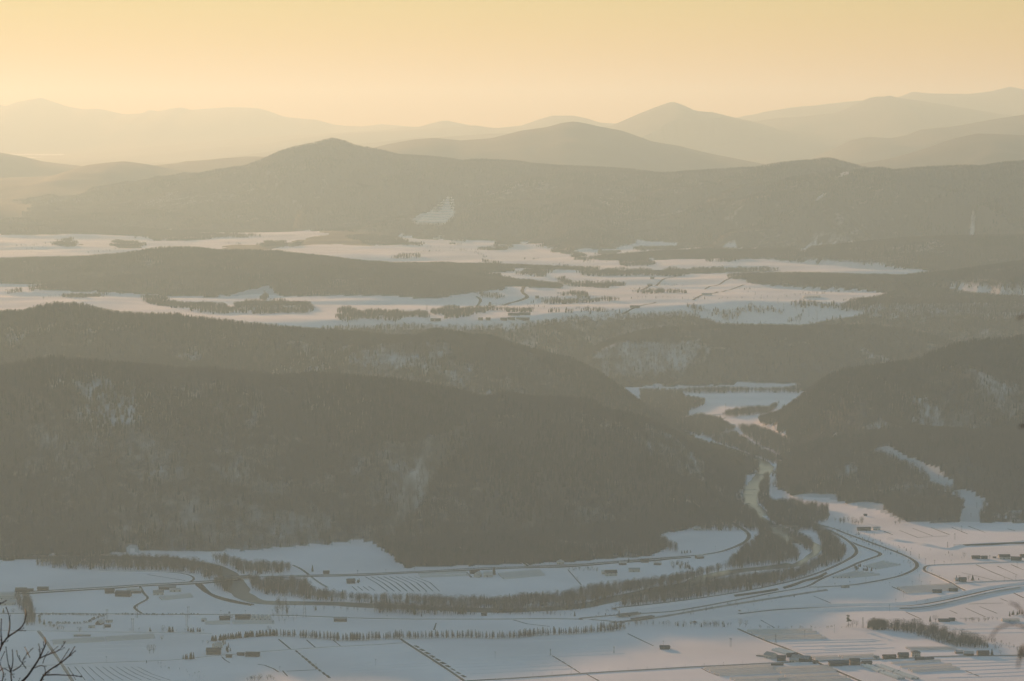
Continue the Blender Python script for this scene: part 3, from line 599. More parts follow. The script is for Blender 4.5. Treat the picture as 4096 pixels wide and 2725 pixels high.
merge('dark copses scattered over the upper snowfields', [patch(s, 1 / 45., .2, None, (.75, 1.2)) for s in (
    ['5', (1480, 70), (1500, 40), (1560, 30), (1600, 60), (1700, 60), (1830, 60), (1920, 60), (1920, 80), (1750, 95), (1600, 75)],
    ['5', (1460, 145), (1580, 130), (1700, 140), (1690, 155)], ['5', (1300, 200), (1400, 175), (1700, 175), (1960, 185), (1700, 195), (1420, 200)],
    ['5', (650, 245), (700, 235), (800, 245), (1050, 240), (1280, 245), (1280, 255), (1000, 255), (800, 300), (700, 300)],
    ['5', (0, 240), (300, 270), (600, 265), (600, 300), (300, 315), (0, 330)], ['5', (900, 110), (1080, 165), (1060, 172), (960, 150)],
    ['5', (1430, 255), (1730, 262), (1930, 275), (1930, 285), (1700, 275), (1450, 262)], ['5', (2150, 265), (2357, 275), (2357, 290), (2150, 290)],
    ['6', (0, 262), (300, 248), (540, 248), (600, 275), (820, 290), (820, 305), (600, 300), (300, 300), (0, 300)],
    ['6', (730, 240), (800, 195), (900, 200), (1100, 190), (1300, 200), (1300, 270), (1100, 270)],
    ['6', (1060, 270), (1340, 270), (1500, 300), (1660, 320), (1340, 285)], ['6', (1270, 325), (1330, 325), (1330, 335), (1270, 335)],
    ['6', (740, 70), (1100, 35), (1250, 20), (1100, 50), (860, 75)],
    ['2', (1200, 1375), (1350, 1340), (1500, 1330), (1800, 1340), (1800, 1360), (1450, 1365), (1380, 1400)],
    ['2', (1650, 1370), (1900, 1340), (2100, 1360), (2357, 1375), (2357, 1395), (1900, 1395)], ['2', (960, 1290), (1080, 1300), (1080, 1310), (980, 1305)],
    ['2', (1040, 1180), (1120, 1150), (1230, 1120), (1230, 1135), (1170, 1190), (1060, 1200)], ['2', (950, 1205), (1080, 1190), (1170, 1195), (1100, 1215)],
    ['2', (1320, 1185), (1420, 1180), (1380, 1195)], ['2', (1440, 1205), (1640, 1235), (1700, 1290), (1600, 1260)], ['2', (350, 1255), (560, 1250), (560, 1262), (380, 1268)],
    ['2', (740, 1150), (800, 1170), (800, 1190)], ['2', (0, 1130), (200, 1110), (420, 1140), (560, 1185), (400, 1175), (150, 1150)], ['2', (850, 1060), (1000, 1020), (1100, 1030), (1000, 1060)], ['2', (1500, 1180), (1700, 1150), (1800, 1180), (1650, 1200)], ['2', (600, 1110), (720, 1090), (850, 1150), (700, 1140)], ['1', (1000, 1130), (1200, 1110), (1500, 1120), (1300, 1150)], ['5', (2000, 130), (2200, 115), (2357, 120), (2200, 128)], ['2', (1880, 1260), (2160, 1300), (2200, 1310), (1950, 1320)], ['2', (2040, 1200), (2357, 1185), (2357, 1210), (2060, 1215)],
    ['3', (240, 1290), (270, 1265), (400, 1260), (480, 1270), (350, 1290)], ['3', (0, 1365), (240, 1345), (240, 1365), (100, 1375)], ['3', (140, 1285), (200, 1275), (200, 1290)],
    ['1', (390, 1175), (480, 1130), (520, 1190), (430, 1190)], ['1', (780, 1190), (800, 1150), (980, 1160), (960, 1200)], ['1', (1800, 1160), (1980, 1150), (1960, 1195), (1820, 1190)],
    ['1', (1990, 1190), (2070, 1160), (2080, 1180)], ['1', (320, 1060), (600, 1020), (1000, 1080), (1400, 1100), (1800, 1120), (1500, 1125), (1000, 1130), (600, 1090)],
    ['4', (440, 160), (700, 130), (760, 140), (560, 165)], ['4', (830, 130), (960, 85), (960, 100), (880, 135)], ['4', (960, 160), (1020, 160), (1250, 195), (1350, 230), (1100, 215)],
    ['4', (1270, 240), (1350, 205), (1600, 240), (1700, 200), (2100, 190), (2200, 260), (1800, 270), (1400, 260)], ['4', (1800, 175), (1830, 120), (1870, 170)], ['4', (0, 120), (240, 95), (240, 110), (60, 135)],
    ['6', (1340, 330), (1700, 345), (2000, 320), (1990, 290), (2357, 300), (2357, 330), (2200, 380), (1800, 380), (1500, 350)])], name='copses', cat='woods')
merge('thin tree lines and hedges between the upper snowfields', [line(s, 14, 7, .2, gap=.35) for s in (
    ['5', (1700, 155), (1980, 165), (2357, 165)], ['5', (1280, 215), (1420, 235), (1700, 245), (1950, 260)], ['5', (2357, 75), (2100, 90), (2000, 105)], ['5', (1000, 225), (1180, 170), (1290, 150)],
    ['6', (0, 170), (200, 170), (560, 170)], ['6', (540, 160), (760, 150), (980, 130), (1200, 120), (1280, 105)], ['6', (1100, 180), (1240, 160)], ['6', (550, 255), (700, 245), (800, 240)], ['6', (860, 250), (1070, 255)], ['6', (380, 105), (480, 100), (640, 90)],
    ['2', (1000, 1330), (1500, 1305), (1900, 1290), (2000, 1260)], ['2', (1700, 1240), (2100, 1220), (2357, 1215)], ['2', (350, 1265), (850, 1215), (1000, 1200)], ['2', (500, 1190), (800, 1200), (1000, 1270)], ['2', (1260, 1275), (1360, 1270)],
    ['1', (100, 1190), (300, 1170), (500, 1130)], ['1', (0, 1200), (150, 1210), (330, 1180)], ['1', (600, 1230), (900, 1200)], ['1', (1560, 1160), (1640, 1170), (1660, 1190)],
    ['4', (300, 170), (640, 130)], ['4', (900, 100), (1250, 150)], ['5', (1950, 345), (2000, 325), (2160, 310)], ['6', (0, 345), (400, 330), (780, 330), (1260, 330)])], name='tree_lines', cat='trees')
merge('dark winter forest on the slope where the upper snowfields end', [patch(['d', (1935, 712), (2000, 692), (2100, 668), (2357, 655), (2420, 655), (2420, 775), (2357, 765), (2145, 757), (2135, 738), (1995, 724)], 1 / 34., .15, None, (.7, 1.2), False)])
# woods of the river valley
merge('leafless riverside forest following the river bends', [patch(s, d_ * 2.2, .03, None, (.7, 1.25), False) for s, d_ in (
    (['B', (760, 640), (850, 690), (1000, 712), (1300, 748), (1700, 775), 'C', (0, 790), (500, 808), (1000, 838), (1500, 852), 'D', (0, 842), (400, 822), (700, 780), (1000, 700), (1400, 640), (1800, 560), 'E', (250, 520), (500, 462), (800, 420), (1000, 410), (1230, 365),
      (1240, 310), (1150, 215), (1090, 200), (1000, 150), (960, 60), (940, 0), (860, 30), (820, 170), (640, 310), (560, 370), (535, 440), (250, 490), 'D', (1700, 520), (1300, 590), (900, 630), (620, 670), (400, 730), (0, 760), 'C', (1500, 790), (1000, 785), (500, 770), (0, 755), 'B', (1700, 735), (1420, 700), (1350, 600), (1100, 580), (850, 580), (720, 570)], 1 / 52.),
    (['B', (350, 350), (480, 410), (640, 500), (900, 510), (1170, 480), (1160, 440), (900, 430), (690, 410), (500, 360)], 1 / 60.),
    (['B', (370, 620), (520, 700), (560, 640), (590, 590), (420, 590)], 1 / 55.),
    (['A', (360, 410), (600, 440), (1500, 462), (2007, 500), 'B', (300, 550), (450, 555), (450, 500), (300, 425), 'A', (2007, 395), (1600, 365), (1000, 350), (500, 375)], 1 / 55.),
    (['E', (1130, 150), (1250, 205), (1330, 290), (1390, 240), (1380, 190), (1250, 120), (1180, 60), (1100, 0), (1200, 0), (1440, 100), (1480, 210), (1460, 330), (1400, 385), (1250, 465), (1000, 520), (700, 545), (300, 610), (0, 690), 'D', (1700, 640), (1300, 700), (960, 790), (940, 835), (1500, 785), (2007, 715), 'E', (0, 765), (500, 690), (900, 635), (1300, 530), (1500, 430), (1690, 345), (1705, 270), (1650, 190), (1540, 100), (1440, 60), (1300, 0)], 1 / 55.),
    (['C', (250, 890), (700, 905), (1280, 905), (1280, 880), (900, 865), (500, 845), (250, 835)], 1 / 45.),
    (['C', (1420, 905), (1900, 890), (2007, 905), 'D', (300, 880), (600, 850), (800, 820), (700, 820), (400, 845), 'C', (2007, 875), (1500, 870)], 1 / 45.),
    (['G', (1330, 1290), (1780, 1340), (1800, 1450), (1700, 1500), (1560, 1568), (1300, 1560), (1180, 1440), (1150, 1340)], 1 / 60.),
    (['G', (1100, 1130), (1190, 1010), (1200, 1080), (1180, 1220), (1230, 1300), (1400, 1390), (1250, 1420), (1120, 1340), (1095, 1250)], 1 / 48.),
    (['G', (150, 1480), (330, 1330), (480, 1310), (800, 1480), (930, 1568), (500, 1568), (300, 1500)], 1 / 60.),
    (['G', (930, 1350), (1060, 1420), (1150, 1500), (1180, 1568), (960, 1568), (840, 1480), (700, 1370), (880, 1330)], 1 / 48.),
    (['G', (620, 660), (860, 600), (1060, 740), (1330, 850), (1240, 900), (1060, 840), (900, 770), (700, 720)], 1 / 60.),
    (['G', (870, 540), (1080, 540), (1200, 590), (1480, 680), (1330, 830), (1080, 710), (960, 620)], 1 / 60.),
    (['G', (0, 420), (250, 480), (480, 430), (700, 470), (860, 560), (620, 650), (330, 560), (240, 540), (0, 490)], 1 / 60.),
    (['G', (-100, 170), (330, 180), (340, 240), (560, 280), (500, 330), (380, 370), (380, 420), (250, 480), (-100, 420)], 1 / 60.),
    (['G', (300, 170), (600, 155), (1200, 165), (1600, 130), (1480, 185), (1200, 180), (330, 190)], 1 / 80.),
    (['G', (720, 420), (860, 370), (1200, 350), (1300, 300), (1210, 390), (870, 430)], 1 / 60.))])
merge('small trees and scrub along the valley roads and dykes', [line(s, st, w, .1, hs=h_, gap=g_) for s, st, w, h_, g_ in (
    (['E', (0, 895), (240, 860), (450, 815), (700, 790), (850, 780)], 9, 6, (.25, .55), .4), (['E', (500, 850), (800, 815), (1250, 715)], 16, 6, (.15, .4), .45),
    (['F', (60, 60), (330, 150), (560, 230), (730, 300)], 9, 8, (.25, .55), .4), (['F', (270, 60), (450, 170), (640, 230)], 9, 12, (.3, .6), .3), (['F', (640, 200), (900, 260), (1200, 290), (1360, 340)], 14, 9, (.2, .4), .4),
    (['F', (820, 370), (880, 410), (870, 470), (780, 500)], 7, 8, (.2, .45), .25), (['F', (400, 560), (620, 590), (900, 540)], 16, 5, (.15, .3), .5),
    (['E', (640, 880), (1000, 830), (1700, 820), 'F', (300, 820), (800, 800), (1200, 760), (1500, 690), (2007, 610)], 11, 7, (.12, .3), .3),
    (['A', (500, 1060), (900, 1065), (1500, 1070), (2000, 1075), 'B', (100, 1080), (340, 1080)], 12, 5, (.25, .5), .45), (['B', (300, 1200), (0, 1240), 'A', (1500, 1300)], 14, 6, (.25, .5), .4),
    (['A', (1360, 1380), (1700, 1440), (1950, 1500), 'B', (150, 1500), (300, 1560)], 8, 6, (.2, .4), .3), (['B', (1030, 800), (1080, 890), (1120, 880)], 3, 10, (.6, 1.0), .0),
    (['B', (1050, 1010), (1150, 920), (1080, 940)], 6, 10, (.4, .7), .2), (['B', (1350, 860), (1650, 870), (2007, 880), 'C', (250, 890)], 9, 6, (.4, .7), .35),
    (['D', (940, 940), (900, 860), (1000, 870)], 5, 12, (.4, .7), .2), (['D', (1450, 920), (1700, 900), (1900, 860)], 14, 8, (.3, .6), .4), (['C', (600, 920), (1200, 925)], 12, 3, (.4, .6), .2),
    (['D', (0, 920), (550, 915)], 9, 4, (.4, .65), .2), (['E', (1480, 10), (1750, 90), (2007, 200)], 10, 8, (.25, .5), .35))], name='scrub', cat='scrub')
merge('thick leafless avenue of trees beside the pale halls', [patch(['A', (215, 705), (265, 705), (375, 880), (365, 1010), (265, 1015), (250, 880)], 1 / 14., .0, None, (.5, .9), False), patch(['A', (140, 700), (185, 700), (250, 880), (215, 880)], 1 / 18., .0, None, (.5, .8), False)], name='avenue', cat='trees')
merge('thin row of small leafless trees along the canal fields', [line(['D', (950, 1018), (1300, 1010), (1560, 1018), (2007, 1025), 'E', (300, 1020), (560, 1018)], 3.2, 3, .05, None, (.4, .75), .15)], name='tree_row', cat='trees')
merge('dense leafless undergrowth filling the gully grove', [patch(['F', (440, 1045), (620, 1058), (850, 1092), (1000, 1132), (1180, 1192), (1350, 1232), (1550, 1246), (1650, 1235), (1600, 1165), (1400, 1130), (1200, 1085), (1050, 1040), (880, 1020), (700, 1015)], 1 / 12., .05, None, (.3, .65), False), patch(['F', (440, 1045), (630, 1058), (630, 1015), (470, 1005)], 1 / 8., .2, None, (.5, .85), False)], name='undergrowth', cat='undergrowth')
print('forest trees', NT)
# ------------------------------------------------------------------ roads, river, dykes, ditches
def resample(p, step):
    p = np.asarray(p, float); o = [p[0]]
    for a, b in zip(p[:-1], p[1:]):
        n = max(1, int(np.linalg.norm((b - a)[:2]) / step)); o += [a + (b - a) * (k + 1) / n for k in range(n)]
    return np.array(o)
def smooth(p, it=2):
    p = np.asarray(p, float)
    for _ in range(it):
        q = [p[0]]
        for a, b in zip(p[:-1], p[1:]): q += [a * .75 + b * .25, a * .25 + b * .75]
        p = np.array(q + [p[-1]])
    return p
def strip(name, spec, prof, m, step=18, jit=0.0, it=2, lift=0.0, kind=True):
    """sweep a cross-section [(offset, height), ...] along a traced line on the ground"""
    p = W(spec) if isinstance(spec[0], str) else spec
    p = resample(smooth(p, it) if it else p, step); n = len(p); k = len(prof); v = []; f = []
    t = np.gradient(p[:, :2], axis=0); t /= np.linalg.norm(t, axis=1)[:, None] + 1e-9
    nx, ny = t[:, 1], -t[:, 0]
    w = 1 + jit * (vnoise(p[:, 0] / 40, p[:, 1] / 40, 55) - .5) * 2 if jit else np.ones(n)
    for i in range(n):
        for o, h in prof:
            x, y = p[i, 0] + nx[i] * o * w[i], p[i, 1] + ny[i] * o * w[i]
            v.append((x, y, float(gz(x, y)) + h * (w[i] if (h > .5 and k > 2) else 1) + lift))
    for i in range(n - 1):
        for j in range(k - 1): f.append((i * k + j, (i + 1) * k + j, (i + 1) * k + j + 1, i * k + j + 1))
    o = mesh_obj(name, v, f, m, smooth=False)
    return struct(o) if kind else o
def flat(w, h=.35): return [(-w / 2, h), (w / 2, h)]
def bank(w, h, s=1.8): return [(-w / 2 - h * s, -.3), (-w / 2, h), (w / 2, h), (w / 2 + h * s, -.3)]
def raised_road(spec, w, h=1.2, m='road', s=2.0):
    strip('road_bank', spec, bank(w + 2.4, h, s), 'snow', 14)
    strip('road', spec, flat(w, h + .22), m, 14, .15)
def road(spec, w, m='road', jit=.2): strip('road', spec, [(-w / 2 - 2.2, -.2), (-w / 2 - 1.1, .75), (-w / 2, .2), (w / 2, .2), (w / 2 + 1.1, .75), (w / 2 + 2.2, -.2)], 'snow', 14); strip('road', spec, flat(w, .48), m, 14, jit)
lower = ['C', (1150, 1570), 'D', (0, 1537), (560, 1495), (1250, 1455), (1750, 1425), 'E', (560, 1412), (940, 1390), (1400, 1372), (1700, 1360), 'F', (500, 1355), (900, 1340), (1100, 1325), (1500, 1318), (2100, 1310)]
road(lower, 6.5)
road(['E', (628, 1044), (870, 1150), (1110, 1240), (1350, 1340), (1450, 1395), (1600, 1460), (1860, 1570)], 4.5)
raised_road(['D', (900, 855), 'E', (0, 790), (400, 735), (800, 668), (1250, 568), (1500, 480), (1700, 390), (1835, 305), (1800, 230), (1720, 165), (1620, 105), (1540, 70)], 6, 3.2)
raised_road(['D', (560, 952), (900, 920), (1400, 890), 'E', (0, 882), (450, 802), (800, 733), (1000, 692), (1330, 640), (1450, 560), (1700, 460), (1850, 390), 'F', (300, 410), (480, 345), (592, 308), (480, 262), (300, 200), (130, 110), (20, 68)], 6, 2.2)
strip('railway', ['D', (880, 985), (1300, 935), 'E', (0, 902), (450, 822), (800, 767), (1200, 705), (1520, 655)], bank(4, 1.3), 'track', 14)
raised_road(['F', (-260, -40), (70, 35), (200, 90), (400, 160), (600, 235), (750, 290), (880, 350), (942, 402), (922, 452), (800, 512), (600, 562), (400, 597), (250, 617), (0, 633), 'E', (1340, 635)], 6, 1.6)
road(['F', (2100, 368), (1700, 380), (1410, 392), (1200, 400), (1030, 408), (1000, 440), (1015, 470), (1080, 492), (1250, 570), (1340, 625), (1420, 660)], 4.5)
road(['F', (1320, 590), (1600, 572), (2100, 552)], 4.5)
raised_road(['A', (-200, 705), (500, 667), (1000, 637), (1500, 602), 'B', (0, 592), (350, 572), (650, 542), (900, 530), (1340, 512), 'C', (0, 508), (650, 477), (1400, 437), (1900, 420), 'D', (0, 427), (500, 412), (800, 385), (1200, 357), (1650, 322), 'E', (430, 290), (600, 232), (720, 172), (752, 112), (700, 60), (600, 0), 'G', (700, 1440), (500, 1310), (440, 1270)], 7, 1.4)
strip('road_verge', ['A', (-200, 711), (500, 673), (1000, 643), (1500, 608), 'B', (0, 598), (350, 578), (650, 548)], [(3.5, 1.3), (8, .3)], 'earth', 10, .35)
strip('road_verge', ['B', (900, 534), (1340, 516), 'C', (0, 512), (650, 481), (1400, 441), (1900, 424)], [(3.5, 1.3), (7, .3)], 'earth', 10, .5)
strip('road_verge', ['D', (0, 431), (500, 416), (800, 389), (1200, 361), (1650, 326)], [(3.5, 1.3), (9, .3)], 'earth', 10, .6)
strip('road_verge', ['D', (0, 421), (500, 404), (800, 377), (1200, 349), (1640, 314)], [(-9, .3), (-3.5, 1.3)], 'earth', 10, .6)
road(['A', (-100, 895), (400, 893), (1200, 897), 'B', (0, 902), (600, 905), (1100, 910), (1500, 925), 'C', (0, 938), (700, 950), (1500, 950), 'D', (0, 946), (500, 946), (800, 962), (1000, 985)], 5.5)
road(['A', (380, 1060), (470, 1180), (620, 1400), (730, 1575)], 4.5, 'track'); road(['A', (-100, 1060), (385, 1065), (1000, 1078), 'B', (0, 1086), (370, 1096)], 3, 'track')
road(['A', (-100, 1442), (600, 1405), (1300, 1375), 'B', (0, 1360), (300, 1326), (600, 1300), (850, 1276), (1500, 1230), (2007, 1206), 'C', (550, 1185)], 3.2, 'track')
road(['A', (1400, 610), (1440, 690), (1500, 740), (1400, 790), (1345, 822), (1360, 850), (1430, 895)], 4); road(['C', (505, 1145), (560, 1185), (720, 1285), (850, 1370), (960, 1440), (1150, 1570)], 4)
road(['A', (1000, 465), (1700, 475), (1900, 500), (1962, 545), (1890, 582)], 4); road(['B', (1180, 405), (1260, 440), (1340, 500)], 4); road(['B', (1370, 525), (1450, 585), (1530, 630)], 4, 'track')
road(['C', (1690, 350), (1760, 395), (1800, 425)], 4.5); road(['C', (1170, 480), (1220, 530)], 3.5, 'track')
strip('dyke', ['B', (240, 600), (350, 702), (550, 768), (780, 808)], bank(3, 2.2), 'earth', 14, .3)
strip('dyke', ['F', (2100, 615), (1800, 655), (1500, 720), (1200, 795), (900, 838), (700, 838), 'E', (2007, 838), (1500, 850), (1000, 880), (600, 930), (200, 985)], bank(4, 3.4), 'snow', 16, .12)
strip('dyke', ['F', (2100, 575), (1800, 608), (1500, 655), (1200, 725), (900, 782), (600, 798), 'E', (2007, 798), (1500, 805), (1000, 825), (650, 868)], bank(3, 2.6), 'snow', 16, .12)
strip('dyke_face', ['F', (1980, 640), (1700, 685), (1400, 755), (1150, 815), (950, 850), (760, 852)], [(-.5, 3.1), (3, 1.3)], 'earth', 12, .5)
strip('stream', ['F', (2100, 595), (1800, 630), (1500, 690), (1200, 760), (900, 812), (600, 820), 'E', (2007, 820), (1500, 828), (1000, 850), (640, 895)], flat(7, .2), 'earth', 16, .6)
strip('dyke_face', ['E', (560, 715), (800, 685), (1000, 650)], [(5.5, 3.0), (9.5, .8)], 'earth', 12, .5); strip('dyke_face', ['E', (1050, 640), (1200, 590), (1350, 545), (1500, 490)], [(5.5, 3.0), (10, .6)], 'earth', 12, .6)
strip('terrace_edge', ['F', (660, 140), (760, 165), (900, 180), (1080, 215), (1250, 250), (1320, 215), (1500, 198), (1800, 185), (2100, 165)], [(-9, -.3), (-4, 2.6), (2, 2.9), (9, -.3)], 'snow', 14, .45)
strip('terrace_edge', ['F', (1290, 212), (1480, 205), (1700, 195), (2100, 180)], [(3, 2.6), (8, .5)], 'earth', 10, .9)
# water
riv = SL(['A', (-300, 335), (0, 330), (500, 335), (1000, 322), (1700, 345), 'B', (0, 358), (300, 398), (430, 440), (540, 500), (580, 560), (620, 650), (680, 710), (790, 765), (900, 783), (1200, 787), (1700, 795), 'C', (0, 805), (500, 826), (1000, 850), (1500, 864), 'D', (0, 858), (400, 838), (700, 795), (1000, 718), (1300, 655), (1700, 588), 'E', (250, 545), (500, 482), (750, 448), (1000, 428), (1200, 398)])
strip('river', [hit(*p) for p in riv], flat(34, .45), 'water', 16, .25)
strip('river', ['E', (1180, 415), (1260, 390), (1330, 335), (1410, 285), (1435, 225), (1370, 180), (1250, 140), (1140, 110)], flat(15, .6), 'water', 12, .4)
strip('river', ['E', (1185, 185), (1100, 140), (1060, 60), (1040, -10), 'G', (1280, 1490), (1170, 1440), (1090, 1370), (1010, 1300), (1010, 1200), (1040, 1110), (1110, 1040), (1160, 975), (1165, 920), (1120, 880), (1040, 840), (900, 780), (700, 720), (480, 660), (340, 600), (290, 560), (150, 520)], flat(31, .6), 'water', 12, .3)
for k, (x, y, r) in enumerate((('G', (985, 1300), 7), ('G', (1050, 1155), 6), ('G', (1045, 1190), 4), ('G', (945, 1250), 4), ('G', (1085, 1105), 3), ('G', (1010, 1365), 5), ('G', (1080, 1325), 4), ('G', (990, 1100), 4), ('G', (1105, 1385), 4), ('G', (960, 1110), 4))):
    p = W1(x, *y); b = MB(); random.seed(k); n = 7; ring = [(r * rv(.7, 1.2) * math.cos(2 * math.pi * i / n), r * .8 * rv(.7, 1.2) * math.sin(2 * math.pi * i / n), 0) for i in range(n)]
    up = [(q[0] * rv(.4, .7), q[1] * rv(.4, .7), r * rv(.15, .3)) for q in ring]; b.v = ring + up + [(0, 0, r * .35)]
    b.f = [(i, (i + 1) % n, n + (i + 1) % n, n + i) for i in range(n)] + [(n + i, n + (i + 1) % n, 2 * n) for i in range(n)]
    o = b.build('river_boulder', 'rock'); o.location = p; tag(o, 'dark wet boulder standing in the bright river in the gorge', 'boulder', 'boulders in the gorge river')
# snow berms of the fields (low ridges catching the light) and dark ditches
def berm(spec, w=3.0, h=.5): strip('field_berm', spec, [(-w, -.2), (-w * .3, h), (w * .3, h), (w, -.2)], 'snow', 22, .2, 0)
def ditch(spec, w=1.8, jit=.5): strip('ditch', spec, flat(w, .22), 'earth', 12, jit, 0)
for a, b in (((960, 1345), (2007, 1305)), ((1000, 1372), (2007, 1332)), ((1040, 1402), (2007, 1362)), ((1060, 1432), (2007, 1390)), ((1100, 1462), (2007, 1420)), ((1200, 1497), (2007, 1452))): berm(['C', a, b])
for a, b in (((0, 1310), (240, 1300)), ((60, 1345), (300, 1335)), ((60, 1382), (400, 1368)), ((40, 1420), (440, 1402)), ((20, 1465), (500, 1442)), ((260, 1238), (860, 1205)), ((270, 1260), (850, 1235)), ((280, 1290), (860, 1262)), ((330, 1320), (1000, 1290)), ((0, 1170), (500, 1150)), ((520, 1155), (1020, 1130))): berm(['D', a, b])
for a, b in (((1060, 1165), (2007, 1150)), ((1110, 1192), (2007, 1170)), ((1170, 1222), (2007, 1200)), ((1240, 1255), (2007, 1232)), ((1310, 1290), (2007, 1262))): berm(['E', a, b])
for a, b in (((0, 1182), (560, 1160)), ((0, 1225), (620, 1195)), ((0, 1262), (700, 1232)), ((1180, 1362), (2007, 1345)), ((1250, 1395), (2007, 1372)), ((1300, 1425), (2007, 1400)), ((1390, 1462), (2007, 1435)), ((1440, 1500), (2007, 1472)), ((1150, 1535), (2007, 1512)), ((1220, 1050), (2007, 1035)), ((1360, 1085), (2007, 1080))): berm(['F', a, b], 3.6, .5)
for a, b in (((720, 1250), (1500, 1232)), ((660, 1290), (1450, 1268)), ((640, 1330), (1300, 1310)), ((700, 1210), (1450, 1195))): berm(['A', a, b], 2.5, .5)
for a, b in (((0, 1432), (780, 1388)), ((0, 1455), (800, 1412)), ((0, 1480), (820, 1445)), ((0, 1395), (760, 1350)), ((150, 1300), (640, 1280))): berm(['C', a, b], 2.2, .45)
for s in (['A', (1480, 500), (1860, 560)], ['B', (1040, 1148), (1168, 1255)], ['B', (1320, 1155), (1412, 1235)], ['B', (1590, 1160), (1662, 1218)], ['B', (470, 1325), (500, 1355), (550, 1385)], ['B', (830, 1400), (900, 1410), (990, 1445), (1040, 1478)], ['B', (1080, 1465), (1130, 1520)],
          ['D', (275, 1315), (400, 1390), (480, 1440), (560, 1492)], ['D', (1030, 1092), (1130, 1140), (1290, 1216)], ['E', (265, 1440), (340, 1480), (430, 1515)], ['D', (620, 1500), (740, 1565)], ['E', (1390, 715), (1490, 755), (1590, 798)], ['E', (860, 955), (1000, 1035)],
          ['F', (1525, 400), (1700, 480), (1900, 555)], ['F', (1740, 415), (1940, 505)], ['F', (1880, 400), (2007, 455)], ['F', (1380, 480), (1560, 520), (1740, 565)], ['F', (890, 35), (1090, 112)], ['F', (1075, 28), (1260, 100)], ['F', (1280, 25), (1440, 92)], ['F', (1450, 15), (1620, 78)], ['F', (755, 55), (940, 128)], ['F', (600, 65), (690, 100)], ['F', (1840, 40), (1920, 60)],
          ['F', (820, 875), (980, 948)], ['F', (1420, 835), (1620, 925)], ['F', (1560, 820), (1740, 890)], ['F', (1770, 740), (1840, 768)], ['F', (1905, 685), (2007, 735)], ['F', (1260, 858), (1335, 890)], ['F', (1420, 1465), (1580, 1530)], ['F', (680, 620), (800, 672)], ['D', (430, 450), (565, 605)],
          ['F', (730, 960), (980, 950)], ['F', (1360, 940), (1560, 935)], ['F', (1450, 795), (1800, 785)], ['C', (865, 985), (842, 1055)], ['C', (1640, 955), (1780, 995), (2007, 1020)], ['B', (1120, 1470), (1420, 1455)], ['A', (500, 1165), (1000, 1150)], ['F', (940, 128), (1100, 118), (1240, 112)]):
    ditch(s)
for k, (a, b) in enumerate((((1212, 1262), (1232, 1282)), ((1240, 1285), (1260, 1304)), ((1272, 1312), (1296, 1334)), ((1306, 1338), (1330, 1362)), ((1340, 1366), (1364, 1392)), ((1374, 1396), (1398, 1420)), ((1408, 1422), (1428, 1448)), ((1442, 1452), (1464, 1472)), ((1480, 1478), (1508, 1506)), ((1520, 1508), (1552, 1538)))): ditch(['B', a, b], 3)
for k in range(10): x, y = 650 + 52 * k, 1212 + 33 * k; ditch(['C', (x, y), (x + 42, y + 20)], 4.5)
for k in range(9): ditch(['C', (150 + 62 * k, 520), (260 + 68 * k, 580), (380 + 65 * k, 668)], 1.6, .4)
for k in range(4): ditch(['C', (20 + 55 * k, 618), (70 + 60 * k, 660)], 1.5, .4)
for k in range(11): ditch(['A', (680 + 70 * k, 1425), (730 + 80 * k, 1500), (760 + 95 * k, 1560)], .8, .4)
# upper valley roads and the river bend seen far up
for s, w in ((['5', (780, 245), (880, 230), (950, 195), (965, 175), (930, 150)], 9), (['5', (1010, 240), (1100, 205), (1260, 170), (1290, 152), (1240, 120), (1260, 80), (1310, 50)], 12), (['5', (1940, 272), (2000, 240), (2100, 205), (2170, 190)], 7), (['5', (2050, 105), (2200, 40), (2340, 0)], 8), (['6', (150, 100), (330, 20)], 7), (['6', (620, 80), (730, 15)], 7), (['6', (70, 175), (200, 130), (330, 100), (420, 70)], 7), (['5', (1010, 215), (1025, 190)], 8)):
    strip('road', s, flat(w, .9), 'earth', 30, .3)
road(['G', (480, 420), (700, 395), (1000, 378), (1250, 350)], 5)
strip('road', ['G', (690, 470), (720, 445), (760, 430)], flat(5, .5), 'track'); strip('snow_road', ['G', (870, 555), (930, 600), (1000, 650), (1100, 715), (1200, 775), (1330, 845)], flat(13, 1.0), 'snow', 14, .4)
strip('snow_road', ['G', (1225, 1010), (1225, 1080), (1190, 1180), (1200, 1240), (1300, 1310), (1400, 1370)], flat(12, 1.0), 'snow', 14, .3); strip('snow_bank', ['G', (330, 600), (450, 650), (560, 680), (650, 700)], flat(9, 1.2), 'snow', 14, .4)
strip('snow_bank', ['G', (1150, 1420), (1250, 1490), (1380, 1545)], flat(9, 1.2), 'snow', 14, .4)
# ------------------------------------------------------------------ buildings
def gable(w, d, h, hr):          # closed gabled body, ridge along x
    b = MB(); x, y = w / 2, d / 2
    b.v = [(-x, -y, -.5), (x, -y, -.5), (x, y, -.5), (-x, y, -.5), (-x, -y, h), (x, -y, h), (x, y, h), (-x, y, h), (-x, 0, h + hr), (x, 0, h + hr)]
    b.f = [(0, 1, 5, 4), (2, 3, 7, 6), (1, 2, 6, 9, 5), (3, 0, 4, 8, 7)]
    return b
def slab(p, t=.25):              # a roof plane given by 4 corners, with thickness
    b = MB(); n = np.cross(np.subtract(p[1], p[0]), np.subtract(p[3], p[0])); n = n / np.linalg.norm(n) * t
    if n[2] < 0: n = -n
    b.v = [tuple(q) for q in p] + [tuple(np.add(q, n)) for q in p]
    b.f = [(3, 2, 1, 0), (4, 5, 6, 7), (0, 1, 5, 4), (1, 2, 6, 5), (2, 3, 7, 6), (3, 0, 4, 7)]
    return b
